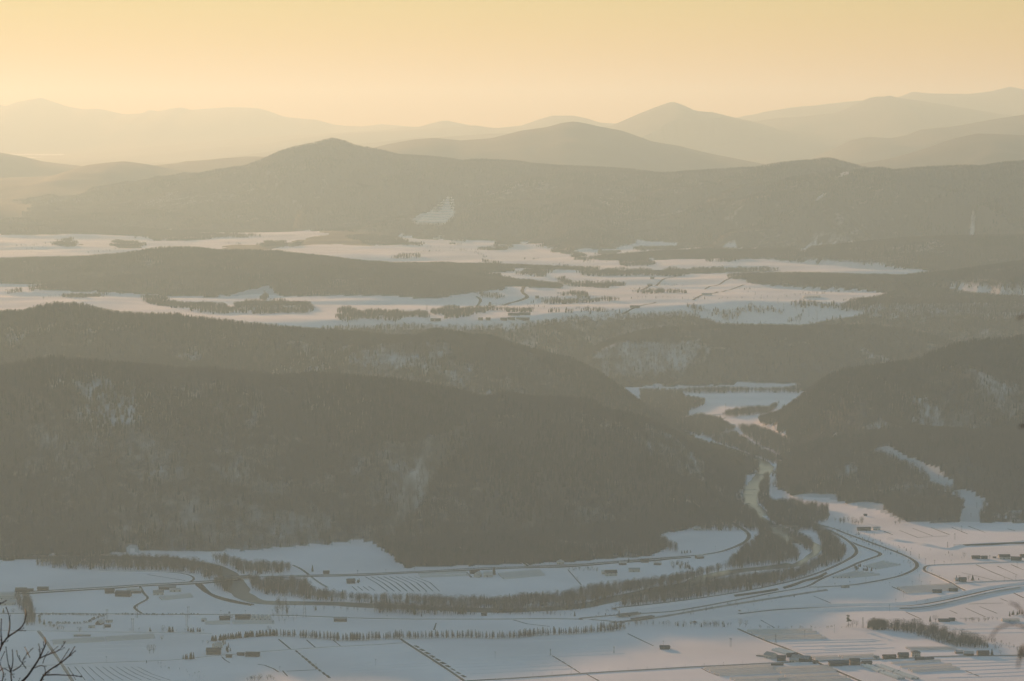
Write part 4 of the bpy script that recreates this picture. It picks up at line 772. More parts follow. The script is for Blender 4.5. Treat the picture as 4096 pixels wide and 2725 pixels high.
def house(k, x, y, w, d, h, hr, wall, roof, label, rz=0., name='farm_building', cat='building', group=None, style='gable', win=2, up=False, door=True):
    p = W1(k, x, y); o = root(name, p, rz, label, cat, group); W_, D_ = w / 2, d / 2
    if style == 'gable':
        gable(w, d, h, hr).build('wall', wall, o)
        e = .6; sl = hr / D_
        for s in (-1, 1):
            slab([(-W_ - e, s * (D_ + e), h - e * sl), (W_ + e, s * (D_ + e), h - e * sl), (W_ + e, 0, h + hr), (-W_ - e, 0, h + hr)]).build('roof', roof, o)
    elif style == 'hip':
        MB().box(-W_, W_, -D_, D_, -.5, h).build('wall', wall, o)
        b = MB(); e = .7; r = max(0.3, W_ - D_); b.v = [(-W_ - e, -D_ - e, h), (W_ + e, -D_ - e, h), (W_ + e, D_ + e, h), (-W_ - e, D_ + e, h), (-r, 0, h + hr), (r, 0, h + hr)]
        b.f = [(0, 1, 5, 4), (1, 2, 5), (2, 3, 4, 5), (3, 0, 4), (3, 2, 1, 0)]; b.build('roof', roof, o)
    elif style == 'arch':
        b = MB(); n = 10; prof = [(-D_ * math.cos(math.pi * i / n), h + hr * math.sin(math.pi * i / n)) for i in range(n + 1)]
        full = [(-D_, -.5)] + prof + [(D_, -.5)]
        for sx in (-W_, W_):
            b.v += [(sx, q[0], q[1]) for q in full]
        m = len(full); b.f = [tuple(range(m)), tuple(reversed(range(m, 2 * m))), (0, 1, m + 1, m), (m - 2, m - 1, 2 * m - 1, 2 * m - 2)]
        b.build('wall', wall, o); r = MB()
        for sx in (-W_ - .3, W_ + .3): r.v += [(sx, q[0] * 1.02, q[1] + .15) for q in prof]
        m = len(prof); r.f = [(i, i + 1, m + i + 1, m + i) for i in range(m - 1)]; r.build('roof', roof, o, True)
    else:                        # flat / mono pitch
        MB().box(-W_, W_, -D_, D_, -.5, h).build('wall', wall, o)
        MB().box(-W_ - .4, W_ + .4, -D_ - .4, D_ + .4, h, h + .3).build('roof', roof, o)
    y0 = -D_ - .04
    if door: MB().box(-W_ * .15 - .9, -W_ * .15 + .9, y0 - .03, y0 + .03, 0, min(2.3, h - .2)).build('door', 'wall_brown', o)
    for fl in ([1.0, 3.7] if up else [1.0]):
        for i in range(win):
            cx = (-.72 + 1.44 * i / max(1, win - 1)) * W_
            if fl == 1.0 and abs(cx + W_ * .15) < 2: cx += 2.4
            wn_ = MB().box(cx - .85, cx + .85, y0 - .04, y0 + .04, fl, fl + 1.2).build('window', 'wall_pale', o)
            MB().box(cx - .72, cx + .72, y0 - .07, y0 - .03, fl + .1, fl + 1.1).build('pane', 'window', wn_)
    return o
H = house
# left part of the valley floor
H('A', 212, 682, 17, 11, 5, 3.5, 'wall_dark', 'roof_dark', 'tall dark barn where two farm roads cross', .05, 'barn', 'barn')
H('A', 300, 662, 11, 7, 3.2, .4, 'wall_dark', 'roof_dark', 'open flat roofed shelter between two dark barns', 0, 'shelter', 'shelter', style='flat', win=0)
H('A', 432, 662, 17, 9, 4, 2.6, 'wall_dark', 'roof_dark', 'long low dark barn beside the straight valley road', .03, 'barn', 'barn')
H('A', 40, 740, 34, 20, 6, 4, 'wall_pale', 'film_snow', 'big pale hall with a snowy arched roof beside the avenue trees', .05, 'hall', 'hall', style='arch')
H('A', 70, 800, 26, 14, 5, 3, 'wall_pale', 'film_snow', 'pale low hall with snowy roof in front of the arched hall', .05, 'hall', 'hall')
H('A', 1100, 684, 14, 9, 4.5, 3, 'wall_dark', 'roof_dark', 'dark farmhouse with patchy snow, westernmost of the roadside farm', .3, 'farmhouse', 'house', up=False)
H('A', 1238, 715, 24, 11, 5, 4, 'wall_brown', 'roof_dark', 'wide dark barn with a steep roof in the roadside farm', -.15, 'barn', 'barn')
H('A', 1345, 682, 22, 10, 4, 3, 'wall_dark', 'film_snow', 'snow roofed shed behind the wide dark barn', .1, 'shed', 'shed')
H('A', 1680, 645, 27, 10, 4.2, 2.6, 'wall_dark', 'roof_grey', 'long grey roofed shed below the valley road', .03, 'shed', 'shed')
H('A', 1590, 700, 16, 9, 4.2, 3, 'wall_pale', 'roof_grey', 'small grey farmhouse at the end of the long greenhouse', .2, 'farmhouse', 'house')
H('A', 1760, 668, 18, 9, 3.5, 2.2, 'wall_pale', 'film_snow', 'snow covered shed beside the long grey shed', .1, 'shed', 'shed')
H('A', 1000, 998, 11, 8, 2.5, 4.5, 'wall_dark', 'film_snow', 'steep snowy roofed hut beside the round hedge', 1.2, 'hut', 'hut', win=1)
H('A', 920, 1032, 9, 6, 3.2, .5, 'wall_pale', 'roof_grey', 'small pale flat roofed hut below the hedged field', 0, 'hut', 'hut', style='flat', win=1)
H('A', 1080, 1026, 9, 6, 2.6, 1.4, 'wall_dark', 'roof_dark', 'small dark shed beside the pale flat roofed hut', .1, 'hut', 'hut', win=1)
H('A', 1095, 978, 10, 5, 2.4, 1.2, 'wall_pale', 'roof_grey', 'low grey store shed at the start of the curved track', .15, 'shed', 'shed', win=1)
H('A', 825, 1116, 24, 5, 1.8, .8, 'wall_dark', 'film_snow', 'low row of snow topped stores behind the twin greenhouses', .02, 'store', 'store', win=4, door=False)
H('B', 388, 1296, 20, 11, 5, 4, 'wall_brown', 'roof_dark', 'brown barn with dark roof beside the conifer screen', .02, 'barn', 'barn')
H('B', 425, 1238, 12, 9, 5, 3.5, 'wall_pale', 'film_snow', 'snow roofed farmhouse behind the brown barn', .6, 'farmhouse', 'house', up=True)
H('B', 780, 1318, 19, 9, 3.8, 2.4, 'wall_dark', 'roof_rust', 'rusty roofed shed alone at the end of a farm lane', -.12, 'shed', 'shed')
H('B', 660, 1308, 10, 6, 2.6, 1.5, 'wall_dark', 'roof_dark', 'little dark shed beside the rusty roofed one', 0, 'shed', 'shed', win=1)
H('B', 542, 1328, 8, 6, 2.5, 1.5, 'wall_dark', 'roof_dark', 'small dark hut in the snow before the brown barn', 0, 'hut', 'hut', win=1)
H('B', 1660, 966, 19, 9, 4, 2.4, 'wall_dark', 'roof_grey', 'dark shed just below the straight lower valley road', -.02, 'shed', 'shed')
H('B', 1518, 490, 10, 7, 3.2, 2, 'wall_brown', 'roof_rust', 'lone brown shed in the open field beside a fir', .1, 'shed', 'shed', win=1)
H('B', 500, 955, 16, 9, 4, 2.6, 'wall_dark', 'roof_dark', 'dark farmhouse behind the long greenhouse', .1, 'farmhouse', 'house')
H('B', 680, 945, 22, 10, 4.5, 2.8, 'wall_dark', 'roof_dark', 'wide dark barn beside five arched greenhouses', .03, 'barn', 'barn')
H('B', 290, 965, 7, 10, 2.5, 2.2, 'wall_pale', 'plastic', 'small round roofed pale shed before the greenhouse', 0, 'shed', 'shed', style='arch', win=0)
H('B', 1765, 585, 13, 9, 4.5, 3, 'wall_dark', 'roof_dark', 'dark farmhouse hidden among garden trees', .2, 'farmhouse', 'house')
H('C', 1282, 522, 13, 10, 4.8, 4.2, 'wall_pale', 'film_snow', 'white farmhouse with a steep snowy roof', 1.3, 'farmhouse', 'house', up=True)
H('C', 1385, 520, 15, 11, 3.5, 5.2, 'wall_pale', 'film_snow', 'round roofed snowy barn beside the white farmhouse', 0, 'barn', 'barn', style='arch', win=0)
H('C', 1250, 488, 16, 8, 3.5, 2.4, 'wall_dark', 'roof_rust', 'rusty roofed shed behind the white farmhouse', .05, 'shed', 'shed')
H('C', 1345, 910, 8, 5, 2.8, 1.5, 'wall_dark', 'roof_dark', 'tiny dark hut on the river bank', .1, 'hut', 'hut', win=1)
H('D', 355, 392, 12, 10, 4.2, 3.6, 'wall_pale', 'film_snow', 'small temple like house with a pointed snowy hipped roof', 0, 'house', 'house', style='hip')
H('D', 862, 508, 19, 11, 5.2, 4, 'wall_pale', 'roof_dark', 'pale house with a dark roof beside the scrap yard', .15, 'house', 'house', up=True, win=3)
H('D', 800, 492, 10, 8, 4, 2.4, 'wall_pale', 'film_snow', 'snow roofed annex beside the pale dark roofed house', .15, 'annex', 'house')
H('D', 1096, 468, 18, 10, 4.6, 1.6, 'wall_pale', 'roof_grey', 'pale workshop with a low grey roof', .05, 'workshop', 'workshop', win=3)
H('D', 1728, 52, 12, 9, 3.8, 2.6, 'wall_pale', 'film_snow', 'snow roofed house at the head of the walled field', 0, 'house', 'house')
H('D', 980, 400, 12, 8, 3.6, 2.2, 'wall_brown', 'film_snow', 'brown house with snowy roof beside the valley road', .1, 'house', 'house')
H('D', 1200, 375, 13, 8, 3.6, 2.2, 'wall_dark', 'roof_dark', 'dark house beside the valley road, above the workshop', .1, 'house', 'house')
H('D', 1330, 400, 12, 8, 3.2, 2, 'wall_dark', 'film_snow', 'snowy roofed dark shed in the scrap yard', -.2, 'shed', 'shed')
H('D', 1750, 335, 13, 9, 3.4, 3, 'wall_brown', 'film_snow', 'snow laden brown shed beside the road bend', .5, 'shed', 'shed')
H('D', 1400, 1245, 13, 8, 3.2, 2.2, 'wall_dark', 'roof_dark', 'dark hut standing alone in the wide open field', -.1, 'hut', 'hut')
H('D', 1437, 1242, 5, 5, 2.6, 1.3, 'wall_dark', 'roof_dark', 'small lean-to beside the lone dark hut', -.1, 'hut', 'hut', win=0)
# right part
H('E', 1708, 630, 13, 4, 2.6, .6, 'concrete', 'roof_grey', 'long low grey shed beside the curving farm road', .18, 'shed', 'shed', style='flat', win=4)
H('E', 960, 1335, 15, 12, 5, 3.2, 'wall_pale', 'roof_grey', 'large pale barn with grey roof in the crossroads farm', -.9, 'barn', 'barn')
H('E', 1068, 1362, 12, 9, 4.8, 2.8, 'wall_dark', 'roof_blue', 'dark two storey farmhouse in the crossroads farm', -.1, 'farmhouse', 'house', up=True)
H('E', 1270, 1365, 26, 12, 4.8, 3.4, 'wall_dark', 'roof_grey', 'biggest grey roofed barn of the crossroads farm', -.55, 'barn', 'barn')
H('E', 1175, 1325, 15, 8, 3.4, 2, 'wall_brown', 'roof_rust', 'brown shed behind the glinting greenhouses', -.1, 'shed', 'shed')
H('E', 1195, 1375, 12, 8, 3.4, 2.2, 'wall_pale', 'film_snow', 'snow roofed shed between farmhouse and biggest barn', -.2, 'shed', 'shed')
H('E', 1025, 1408, 17, 5, 2.6, .6, 'wall_dark', 'roof_blue', 'long low dark store on the roadside of the crossroads farm', .02, 'store', 'store', style='flat')
H('E', 860, 1318, 12, 4, 1.4, .5, 'wall_dark', 'film_snow', 'low heap of snow topped machinery beside the pale barn', -.4, 'machinery_shed', 'shed', style='flat', win=0, door=False)
H('E', 1408, 1390, 6, 5, 2.6, 1.6, 'wall_dark', 'roof_rust', 'tiny dark hut at the road fork', .4, 'hut', 'hut', win=1)
H('E', 1610, 1412, 18, 10, 4.4, 2.8, 'wall_dark', 'roof_blue', 'dark blue roofed house beside the lower road', .05, 'house', 'house', win=3)
H('E', 1700, 1405, 11, 9, 3.6, 2.2, 'wall_dark', 'roof_blue', 'blue roofed annex joined to the dark blue roofed house', .05, 'annex', 'house')
H('E', 1802, 1402, 13, 10, 6, 2.8, 'wall_brown', 'roof_dark', 'tall brown house beside the glinting greenhouses', .1, 'house', 'house', up=True)
H('F', 430, 1398, 13, 8, 3, 1.8, 'wall_dark', 'roof_dark', 'dark low shed at the head of the glinting greenhouses', .05, 'shed', 'shed')
H('F', 400, 55, 24, 9, 3.8, 2.4, 'wall_dark', 'roof_dark', 'long dark shed at the foot of the eastern hill', .03, 'shed', 'shed', win=4)
H('F', 525, 50, 13, 8, 3.6, 2.2, 'wall_pale', 'film_snow', 'pale snowy roofed house beside the long dark shed', .03, 'house', 'house')
H('F', 1524, 338, 14, 7, 3.2, 2.2, 'wall_dark', 'roof_dark', 'dark barn, farthest from the big arched barn', .02, 'barn', 'barn')
H('F', 1608, 340, 10, 7, 3.2, 2.2, 'wall_dark', 'roof_dark', 'dark shed beside a bushy garden tree', .02, 'shed', 'shed')
H('F', 1808, 340, 19, 11, 3.4, 4.4, 'wall_pale', 'roof_dark', 'big barn with dark arched roof and pale gable', .05, 'barn', 'barn', style='arch')
H('F', 1930, 355, 17, 10, 3.4, 3, 'wall_dark', 'roof_dark', 'dark farmhouse beside the arched barn', -.3, 'farmhouse', 'house')
H('F', 2000, 325, 10, 8, 3.2, 2.2, 'wall_brown', 'roof_rust', 'brown shed behind the dark farmhouse', .1, 'shed', 'shed', win=1)
H('F', 1710, 332, 5, 4, 1.6, .8, 'wall_dark', 'roof_dark', 'tiny dark store beside the arched barn', 0, 'store', 'store', win=0)
H('F', 1392, 568, 11, 8, 4.2, 2.8, 'wall_brown', 'roof_dark', 'brown farmhouse between two round garden trees', .05, 'farmhouse', 'house', up=True)
H('F', 1332, 562, 7, 6, 2.8, 2.2, 'wall_pale', 'film_snow', 'small snowy shed beside the brown farmhouse', .1, 'shed', 'shed', win=1)
H('F', 1135, 680, 14, 7, 3.2, 2, 'wall_dark', 'roof_blue', 'blue roofed shed before the wide greenhouse block', .02, 'shed', 'shed')
H('F', 1297, 665, 13, 7, 3, 2, 'wall_dark', 'roof_dark', 'dark roofed shed at the end of the wide greenhouse block', .02, 'shed', 'shed')
H('F', 1205, 968, 17, 8, 2.6, 1.6, 'wall_dark', 'roof_blue', 'low blue roofed shed behind the grove', -.05, 'shed', 'shed')
H('F', 1285, 962, 8, 6, 2.8, 1.8, 'wall_dark', 'roof_dark', 'little dark shed behind the grove beside slim conifers', 0, 'shed', 'shed', win=1)
H('F', 655, 1342, 18, 8, 3.4, 2.4, 'wall_brown', 'roof_rust', 'long brown barn with rusty roof in the lower farm', .06, 'barn', 'barn', win=3)
H('F', 795, 1332, 14, 9, 4, 3.4, 'wall_dark', 'roof_blue', 'steep blue roofed house joined to the long brown barn', .06, 'house', 'house', up=True)
H('F', 920, 1318, 12, 9, 6, 2.2, 'wall_pale', 'roof_dark', 'pale two storey house with dark windows in the lower farm', .03, 'house', 'house', up=True, win=4, style='hip')
H('F', 958, 1356, 12, 7, 2.8, 1.8, 'wall_dark', 'roof_dark', 'dark shed in front of the pale two storey house', .05, 'shed', 'shed')
H('F', 1052, 1358, 13, 7, 2.6, 1.4, 'wall_dark', 'roof_blue', 'low blue roofed shed beside the lower road', .03, 'shed', 'shed')
H('F', 525, 1342, 7, 5, 2.4, 1.4, 'wall_pale', 'roof_grey', 'small grey hut between greenhouse and brown barn', .1, 'hut', 'hut', win=1)
H('F', 1355, 1288, 11, 6, 2.6, 1.6, 'wall_brown', 'film_snow', 'snow topped shed at the foot of the grove', .1, 'shed', 'shed')
H('F', 1452, 1308, 14, 9, 3.4, 2.6, 'wall_brown', 'film_snow', 'brown farmhouse with snowy roof at the foot of the grove', -.1, 'farmhouse', 'house')
H('F', 1595, 1308, 16, 10, 2.6, 4.2, 'wall_brown', 'roof_rust', 'rusty round roofed barn at the foot of the grove', .1, 'barn', 'barn', style='arch')
H('F', 1870, 965, 26, 8, 1.8, 2.2, 'wall_pale', 'film_snow', 'snow buried round roofed store on the field edge', .08, 'store', 'store', style='arch', win=0)
H('H', 415, 1415, 6, 4, 2.6, 1.4, 'wall_dark', 'roof_dark', 'tiny dark hut in the terraced field below the eastern hill', 0, 'hut', 'hut', win=0)
# far farms of the upper fields
for i, (x, y, w, rf, lb) in enumerate(((1190, 280, 36, 'roof_dark', 'long dark barn in the upper snowfields, nearest the river woods'), (1265, 277, 34, 'roof_dark', 'long dark barn beside another in the upper snowfields'), (960, 312, 14, 'roof_dark', 'small dark house, westernmost of the plateau edge farm'), (1012, 312, 14, 'roof_rust', 'rusty roofed house of the plateau edge farm'), (1120, 313, 20, 'roof_dark', 'dark barn of the plateau edge farm'), (1172, 310, 22, 'roof_dark', 'tall dark barn of the plateau edge farm'), (1252, 312, 40, 'roof_dark', 'longest dark barn of the plateau edge farm'),
        (628, 318, 12, 'roof_dark', 'small dark house below the far steel tower'), (665, 318, 18, 'roof_dark', 'dark barn below the far steel tower'), (2024, 228, 30, 'roof_dark', 'dark barn among trees in the upper snowfields'), (1350, 160, 12, 'roof_dark', 'small dark house beside the far road bend'), (2145, 28, 14, 'roof_dark', 'lone dark shed in the highest sunny field'), (2128, 76, 18, 'roof_grey', 'grey shed beside the diagonal field track'), (1100, 105, 14, 'roof_dark', 'dark house in the snowfield west of the far road'), (880, 262, 12, 'roof_dark', 'dark house at the foot of the low wooded hill'))):
    H('5', x, y, w, 10, 5, 3, 'wall_dark', rf, lb, .03, 'barn', 'barn', win=2)
for i, (x, y, w, lb) in enumerate(((165, 140, 34, 'pale long shed in the sunny upper field'), (1185, 75, 16, 'dark house below the wooded hill at the field end'), (705, 75, 18, 'dark barn beside a thin far tree line'))): H('6', x, y, w, 9, 4.5, 2.5, 'wall_pale' if i == 0 else 'wall_dark', 'roof_grey', lb, .05, 'shed', 'shed')
for i, (x, y, w) in enumerate(((660, 1135, 40), (690, 1120, 30))): H('2', x, y, w, 12, 6, 3, 'wall_pale', 'film_snow', ('snowy roofed lodge below the terraced mountain slope', 'snowy annex behind the lodge below the terraced slope')[i], .1, 'lodge', 'lodge', win=3)
# ------------------------------------------------------------------ greenhouses
def tunnel(a, b, w, h, m, label, group, ends=True, nrib=0):
    a, b = np.array(a), np.array(b); L = np.linalg.norm((b - a)[:2]); c = (a + b) / 2
    o = root('greenhouse', (c[0], c[1], float(gz(c[0], c[1]))), math.atan2(b[1] - a[1], b[0] - a[0]), label, 'greenhouse', group)
    n = 9; prof = [(-w / 2 * math.cos(math.pi * i / n), h * (math.sin(math.pi * i / n)) ** .75) for i in range(n + 1)]
    cv = MB(); K = max(2, int(L / 9)); rr = random.Random(int(c[0] * 7 + c[1]))
    for k in range(K + 1):
        s = 1 + rr.uniform(-.03, .05); cv.v += [(-L / 2 + L * k / K, q[0], q[1] * s - (.4 if i in (0, n) else 0)) for i, q in enumerate(prof)]
    cv.f = [(k * (n + 1) + i, (k + 1) * (n + 1) + i, (k + 1) * (n + 1) + i + 1, k * (n + 1) + i + 1) for k in range(K) for i in range(n)]
    cv.build('cover', m, o, True)
    for s in (-1, 1):
        e = MB(); e.v = [(s * (L / 2 - .05), q[0], q[1]) for q in prof]; e.f = [tuple(range(n + 1)) if s > 0 else tuple(reversed(range(n + 1)))]
        ep = e.build('end_panel', m, o)
        x = s * (L / 2 + .02); MB().box(min(x, x + s * .06), max(x, x + s * .06), -.9, .9, 0, 1.9).build('door', 'roof_grey', ep)
    return o
def tunnels(k, a, b, n, off, w, h, m, label, group):
    """n tunnels side by side from traced end points, each shifted by off tracing units"""
    for i in range(n):
        p = W1(k, a[0] + off[0] * i, a[1] + off[1] * i); q = W1(k, b[0] + off[0] * i, b[1] + off[1] * i)
        tunnel(p, q, w, h, m, label, group)
TG = 'greenhouse tunnels among the fields'
tunnels('E', (725, 1072), (1375, 1060), 2, (45, 24), 7, 3.4, 'film_snow', 'snowy greenhouse tunnel of the pair joined at the top of the farm lane', 'upper lane tunnels')
tunnels('E', (840, 1128), (1470, 1118), 2, (45, 22), 7, 3.2, 'film_snow', 'snowy greenhouse tunnel just below the upper lane pair', 'second lane tunnels')
tunnels('E', (1372, 1338), (1630, 1328), 2, (28, 14), 6, 3, 'film_snow', 'short snowy greenhouse tunnel behind the road fork hut', 'road fork tunnels')
tunnels('E', (1650, 1328), (1990, 1312), 2, (30, 14), 6, 3, 'film_snow', 'snowy greenhouse tunnel beside the small grey hut', 'grey hut tunnels')
tunnels('E', (300, 1450), (960, 1420), 2, (48, 24), 6.5, 3.2, 'film_snow', 'greenhouse tunnel below the open field, west of the farm ditch', 'west ditch tunnels')
tunnels('E', (395, 1500), (985, 1468), 2, (45, 16), 6.5, 3.2, 'film_snow', 'greenhouse tunnel lower down beside the dark farm ditch', 'lower ditch tunnels')
tunnels('E', (985, 1450), (1540, 1425), 3, (38, 20), 6.5, 3.2, 'film_snow', 'greenhouse tunnel facing the crossroads farm across the road', 'crossroads tunnels')
tunnels('E', (1105, 1525), (1640, 1502), 1, (0, 0), 6.5, 3.2, 'film_snow', 'single greenhouse tunnel set apart behind the crossroads ones', 'crossroads outlier')
tunnels('E', (555, 1550), (1090, 1530), 2, (40, 22), 6.5, 3.2, 'film_snow', 'greenhouse tunnel at the lower end of the farm ditch field', 'field end tunnels')
tunnels('E', (1035, 1560), (1720, 1535), 2, (40, 20), 6.5, 3.2, 'film_snow', 'longest greenhouse tunnel beside the diagonal road', 'diagonal road tunnels')
for a, b in (((985, 1260), (1140, 1305)), ((1012, 1255), (1190, 1300)), ((1040, 1250), (1205, 1292))): tunnel(W1('E', *a), W1('E', *b), 6, 3, 'glass', 'glinting bare film greenhouse behind the large pale barn', 'barn greenhouses')
for i in range(4):
    x = (385, 430, 525, 575)[i]; tunnel(W1('F', x, 1415), W1('F', x + 175, 1480), 6, 3, 'glass', 'glinting film greenhouse running down from the tall brown house', 'glinting greenhouses, upper half')
    tunnel(W1('F', x + 185, 1484), W1('F', x + 365, 1550), 6, 3, 'glass', 'glinting film greenhouse continuing the row below the tall brown house', 'glinting greenhouses, lower half')
tunnels('F', (355, 1385), (380, 1392), 1, (0, 0), 5, 2.6, 'glass', 'very short glinting greenhouse beside the tall brown house', 'short greenhouse')
tunnels('F', (680, 1392), (1165, 1372), 1, (0, 0), 6.5, 3, 'film_snow', 'snowy tunnel nearest the low blue roofed roadside shed', 'lower farm tunnels a')
tunnels('F', (770, 1432), (1275, 1410), 1, (0, 0), 6.5, 3, 'film_snow', 'snowy tunnel between the shed side tunnel and the farm field pair', 'lower farm tunnels b')
tunnels('F', (848, 1462), (1325, 1440), 2, (32, 14), 6.5, 3, 'film_snow', 'snowy tunnel of the close pair in the lower farm field', 'lower farm tunnels c')
tunnels('F', (820, 1240), (1290, 1235), 3, (20, 9), 6, 2.4, 'film_snow', 'half buried snowy tunnel along the grove edge', 'grove edge tunnels')
tunnels('F', (740, 640), (1280, 602), 5, (18, 12), 6.5, 3, 'film_snow', 'snowy tunnel of the wide greenhouse block by the canal', 'canal greenhouse block')
for i in range(5): tunnel(W1('F', 95 + 40 * i, 535 - (i > 1) * 2), W1('F', 330 + 55 * i, 470 + 8 * i), 6, 2.8, 'film_snow', 'snowy tunnel in the bend of the raised road', 'road bend tunnels')
for i in range(5): tunnel(W1('F', 400 + 30 * i, 418 + 7 * i), W1('F', 600 + 40 * i, 366 + 9 * i), 5, 1.8, 'film_snow', 'low tunnel frame inside the big curved road', 'curved road low tunnels')
tunnels('A', (530, 1172), (1040, 1140), 3, (4, 13), 6.5, 3, 'film_snow', 'snowy tunnel of the western twin block', 'western twin tunnels')
tunnels('A', (1060, 1140), (1540, 1110), 3, (6, 13), 6.5, 3, 'film_snow', 'snowy tunnel of the eastern twin block', 'eastern twin tunnels')
tunnels('A', (1600, 735), (1910, 705), 3, (10, 10), 6.5, 3.2, 'film_snow', 'grey tunnel of the roadside greenhouse row', 'roadside tunnels')
tunnels('B', (300, 985), (545, 980), 2, (6, 14), 7, 3.4, 'film_snow', 'shorter snowy tunnel at the greenhouse farm beside a round roofed shed', 'garden gap tunnels west')
tunnels('B', (575, 980), (990, 975), 2, (8, 14), 7, 3.4, 'film_snow', 'longer snowy tunnel in front of the five arched greenhouses', 'garden gap tunnels east')
for i in range(5): tunnel(W1('B', 772 + 44 * i, 958), W1('B', 766 + 44 * i, 930), 6.5, 4.2, 'plastic', 'white arched greenhouse of the five standing gable forward', 'five arched greenhouses')
tunnels('C', (690, 500), (1170, 478), 1, (0, 0), 7, 3, 'film_snow', 'snowy tunnel close below the valley road', 'valley road tunnel')
tunnels('C', (705, 527), (1185, 508), 1, (0, 0), 7, 3, 'film_snow', 'snowy tunnel beside the white farmhouse yard', 'farmhouse yard tunnel')
tunnels('C', (1490, 500), (1900, 462), 5, (12, 11), 7, 3.4, 'film_snow', 'grey tunnel of the wide block east of the round tree', 'round tree block')
for i in range(6): p = W1('6', 840 + 20 * i, 163 - i); tunnel(p, p + np.array([3, 40, 0]), 13, 6, 'film_snow', 'white far arched greenhouse in a row on the upper fields', 'far arched greenhouses')
# ------------------------------------------------------------------ poles, towers, bridges
def pole(k, x, y, hpx, label, group, kind='single', cat='pole'):
    p = W1(k, x, y); h = hpx * (800 / 2007. if k in CR else 1366 / 2357.) * pxm(p)
    o = root({'single': 'utility_pole', 'double': 'double_pole', 'tower': 'lattice_tower', 'post': 'road_post'}[kind], p, rv(-.3, .3), label, cat, group); r = max(.14, h * .013)
    if kind == 'post':
        MB().tube([(0, 0, -.3), (0, 0, h)], [.11, .09], 6).build('shaft', 'steel', o); MB().tube([(0, 0, h - .05), (1.1, 0, h + .1)], [.07, .05], 5).build('arm', 'steel', o); return o
    if kind in ('single', 'double'):
        xs = (0,) if kind == 'single' else (-h * .06, h * .06)
        for q in xs: MB().tube([(q, 0, -.5), (q, 0, h)], [r * 1.2, r], 6).build('shaft', 'concrete' if kind == 'single' else 'bark', o)
        for z, L in ((h * .97, 1.3), (h * .88, 1.0)):
            L = L + (h * .07 if kind == 'double' else 0); ca = MB().box(-L, L, -.12, .12, z - .12, z + .12).build('crossarm', 'steel', o)
            for q in (-.9, 0, .9): MB().tube([(q * L, 0, z + .12), (q * L, 0, z + .5)], [.07, .05], 5).build('insulator', 'paint', ca)
        return o
    b = h * .075; t = MB()
    for sx in (-1, 1):
        for sy in (-1, 1): MB().tube([(sx * b, sy * b, -.4), (sx * b * .25, sy * b * .25, h * .75), (sx * b * .15, sy * b * .15, h)], [.16, .12, .1], 4).build('leg', 'steel', o)
    n = 6
    for i in range(n):
        z0, z1 = h * i / n, h * (i + 1) / n; w0, w1 = b * (1 - .85 * i / n), b * (1 - .85 * (i + 1) / n)
        for (ax, ay, bx, by) in ((-1, -1, 1, -1), (1, 1, -1, 1), (-1, 1, -1, -1), (1, -1, 1, 1)): t.tube([(ax * w0, ay * w0, z0), (bx * w1, by * w1, z1)], [.07, .07], 3)
    t.build('bracing', 'steel', o)
    for z, L in ((h * .95, h * .11), (h * .85, h * .14), (h * .75, h * .11)): MB().box(-L, L, -.12, .12, z - .1, z + .12).build('crossarm', 'steel', o)
    return o
random.seed(11)
for k in range(11): pole('D', 80 + 191 * k, 1521 - 11.4 * k + (6 if k > 6 else 0), 34, 'thin arrow post along the lower farm road', 'arrow posts along the lower road', 'post', 'post')
for k in range(3): pole('E', 290 + 195 * k, 1420 - 12 * k, 34, 'thin arrow post along the lower road near the crossroads farm', 'arrow posts near the crossroads', 'post', 'post')
for s in (('A', 1075, 965, 122), ('A', 1044, 1042, 112), ('A', 1373, 932, 130), ('A', 1332, 1065, 132), ('A', 1875, 1022, 132), ('A', 1890, 935, 120)): pole(*s, 'tall wooden double pole beside the hedged fields', 'double poles by the hedged fields', 'double')
pole('E', 558, 1225, 92, 'wooden double pole with a leaning stay in the open field', None, 'double')
for s in (('F', 1312, 150, 66), ('F', 1380, 70, 62), ('F', 1108, 405, 55)): pole(*s, 'wooden double pole on the eastern fields', 'double poles of the eastern fields', 'double')
for s in (('H', 1532, 1335, 55), ('H', 1365, 1190, 30), ('H', 1475, 1430, 45), ('H', 1150, 1040, 40)): pole(*s, 'double pole standing in the power line clearing', 'poles in the hill clearing', 'double')
pole('E', 1010, 1197, 105, 'steel lattice tower beside the snowy tunnels', None, 'tower', 'tower'); pole('F', 390, 1032, 108, 'steel lattice tower between the grove and a tall pine', None, 'tower', 'tower')
pole('D', 893, 1287, 70, 'slim lattice mast in the sunny open field', None, 'tower', 'tower'); pole('D', 255, 1312, 72, 'slim lattice mast at the head of a field ditch', None, 'tower', 'tower')
pole('B', 1300, 930, 215, 'tall lattice tower beside the river embankment', None, 'tower', 'tower'); pole('F', 1240, 228, 62, 'small lattice mast on the terrace edge', None, 'tower', 'tower'); pole('F', 955, 338, 48, 'small lattice mast beside the big curved road', None, 'tower', 'tower')
pole('F', 870, 304, 44, 'small lattice mast above the big curved road', None, 'tower', 'tower')
pole('G', 760, 388, 106, 'tall pole beside the railway in the gorge', None, 'single')
for s in (('E', 1302, 1145, 92), ('E', 1600, 1086, 88), ('F', 955, 566, 74), ('F', 885, 622, 60), ('F', 798, 726, 60), ('F', 658, 868, 70), ('F', 720, 790, 50), ('C', 258, 1417, 72), ('C', 1457, 1337, 68), ('D', 1390, 1257, 98), ('B', 1053, 1487, 70), ('B', 242, 1542, 78), ('A', 1068, 1380, 62), ('B', 1415, 1445, 55), ('C', 832, 1385, 58)): pole(*s, 'concrete utility pole standing in an open snowfield', 'poles in the open fields')
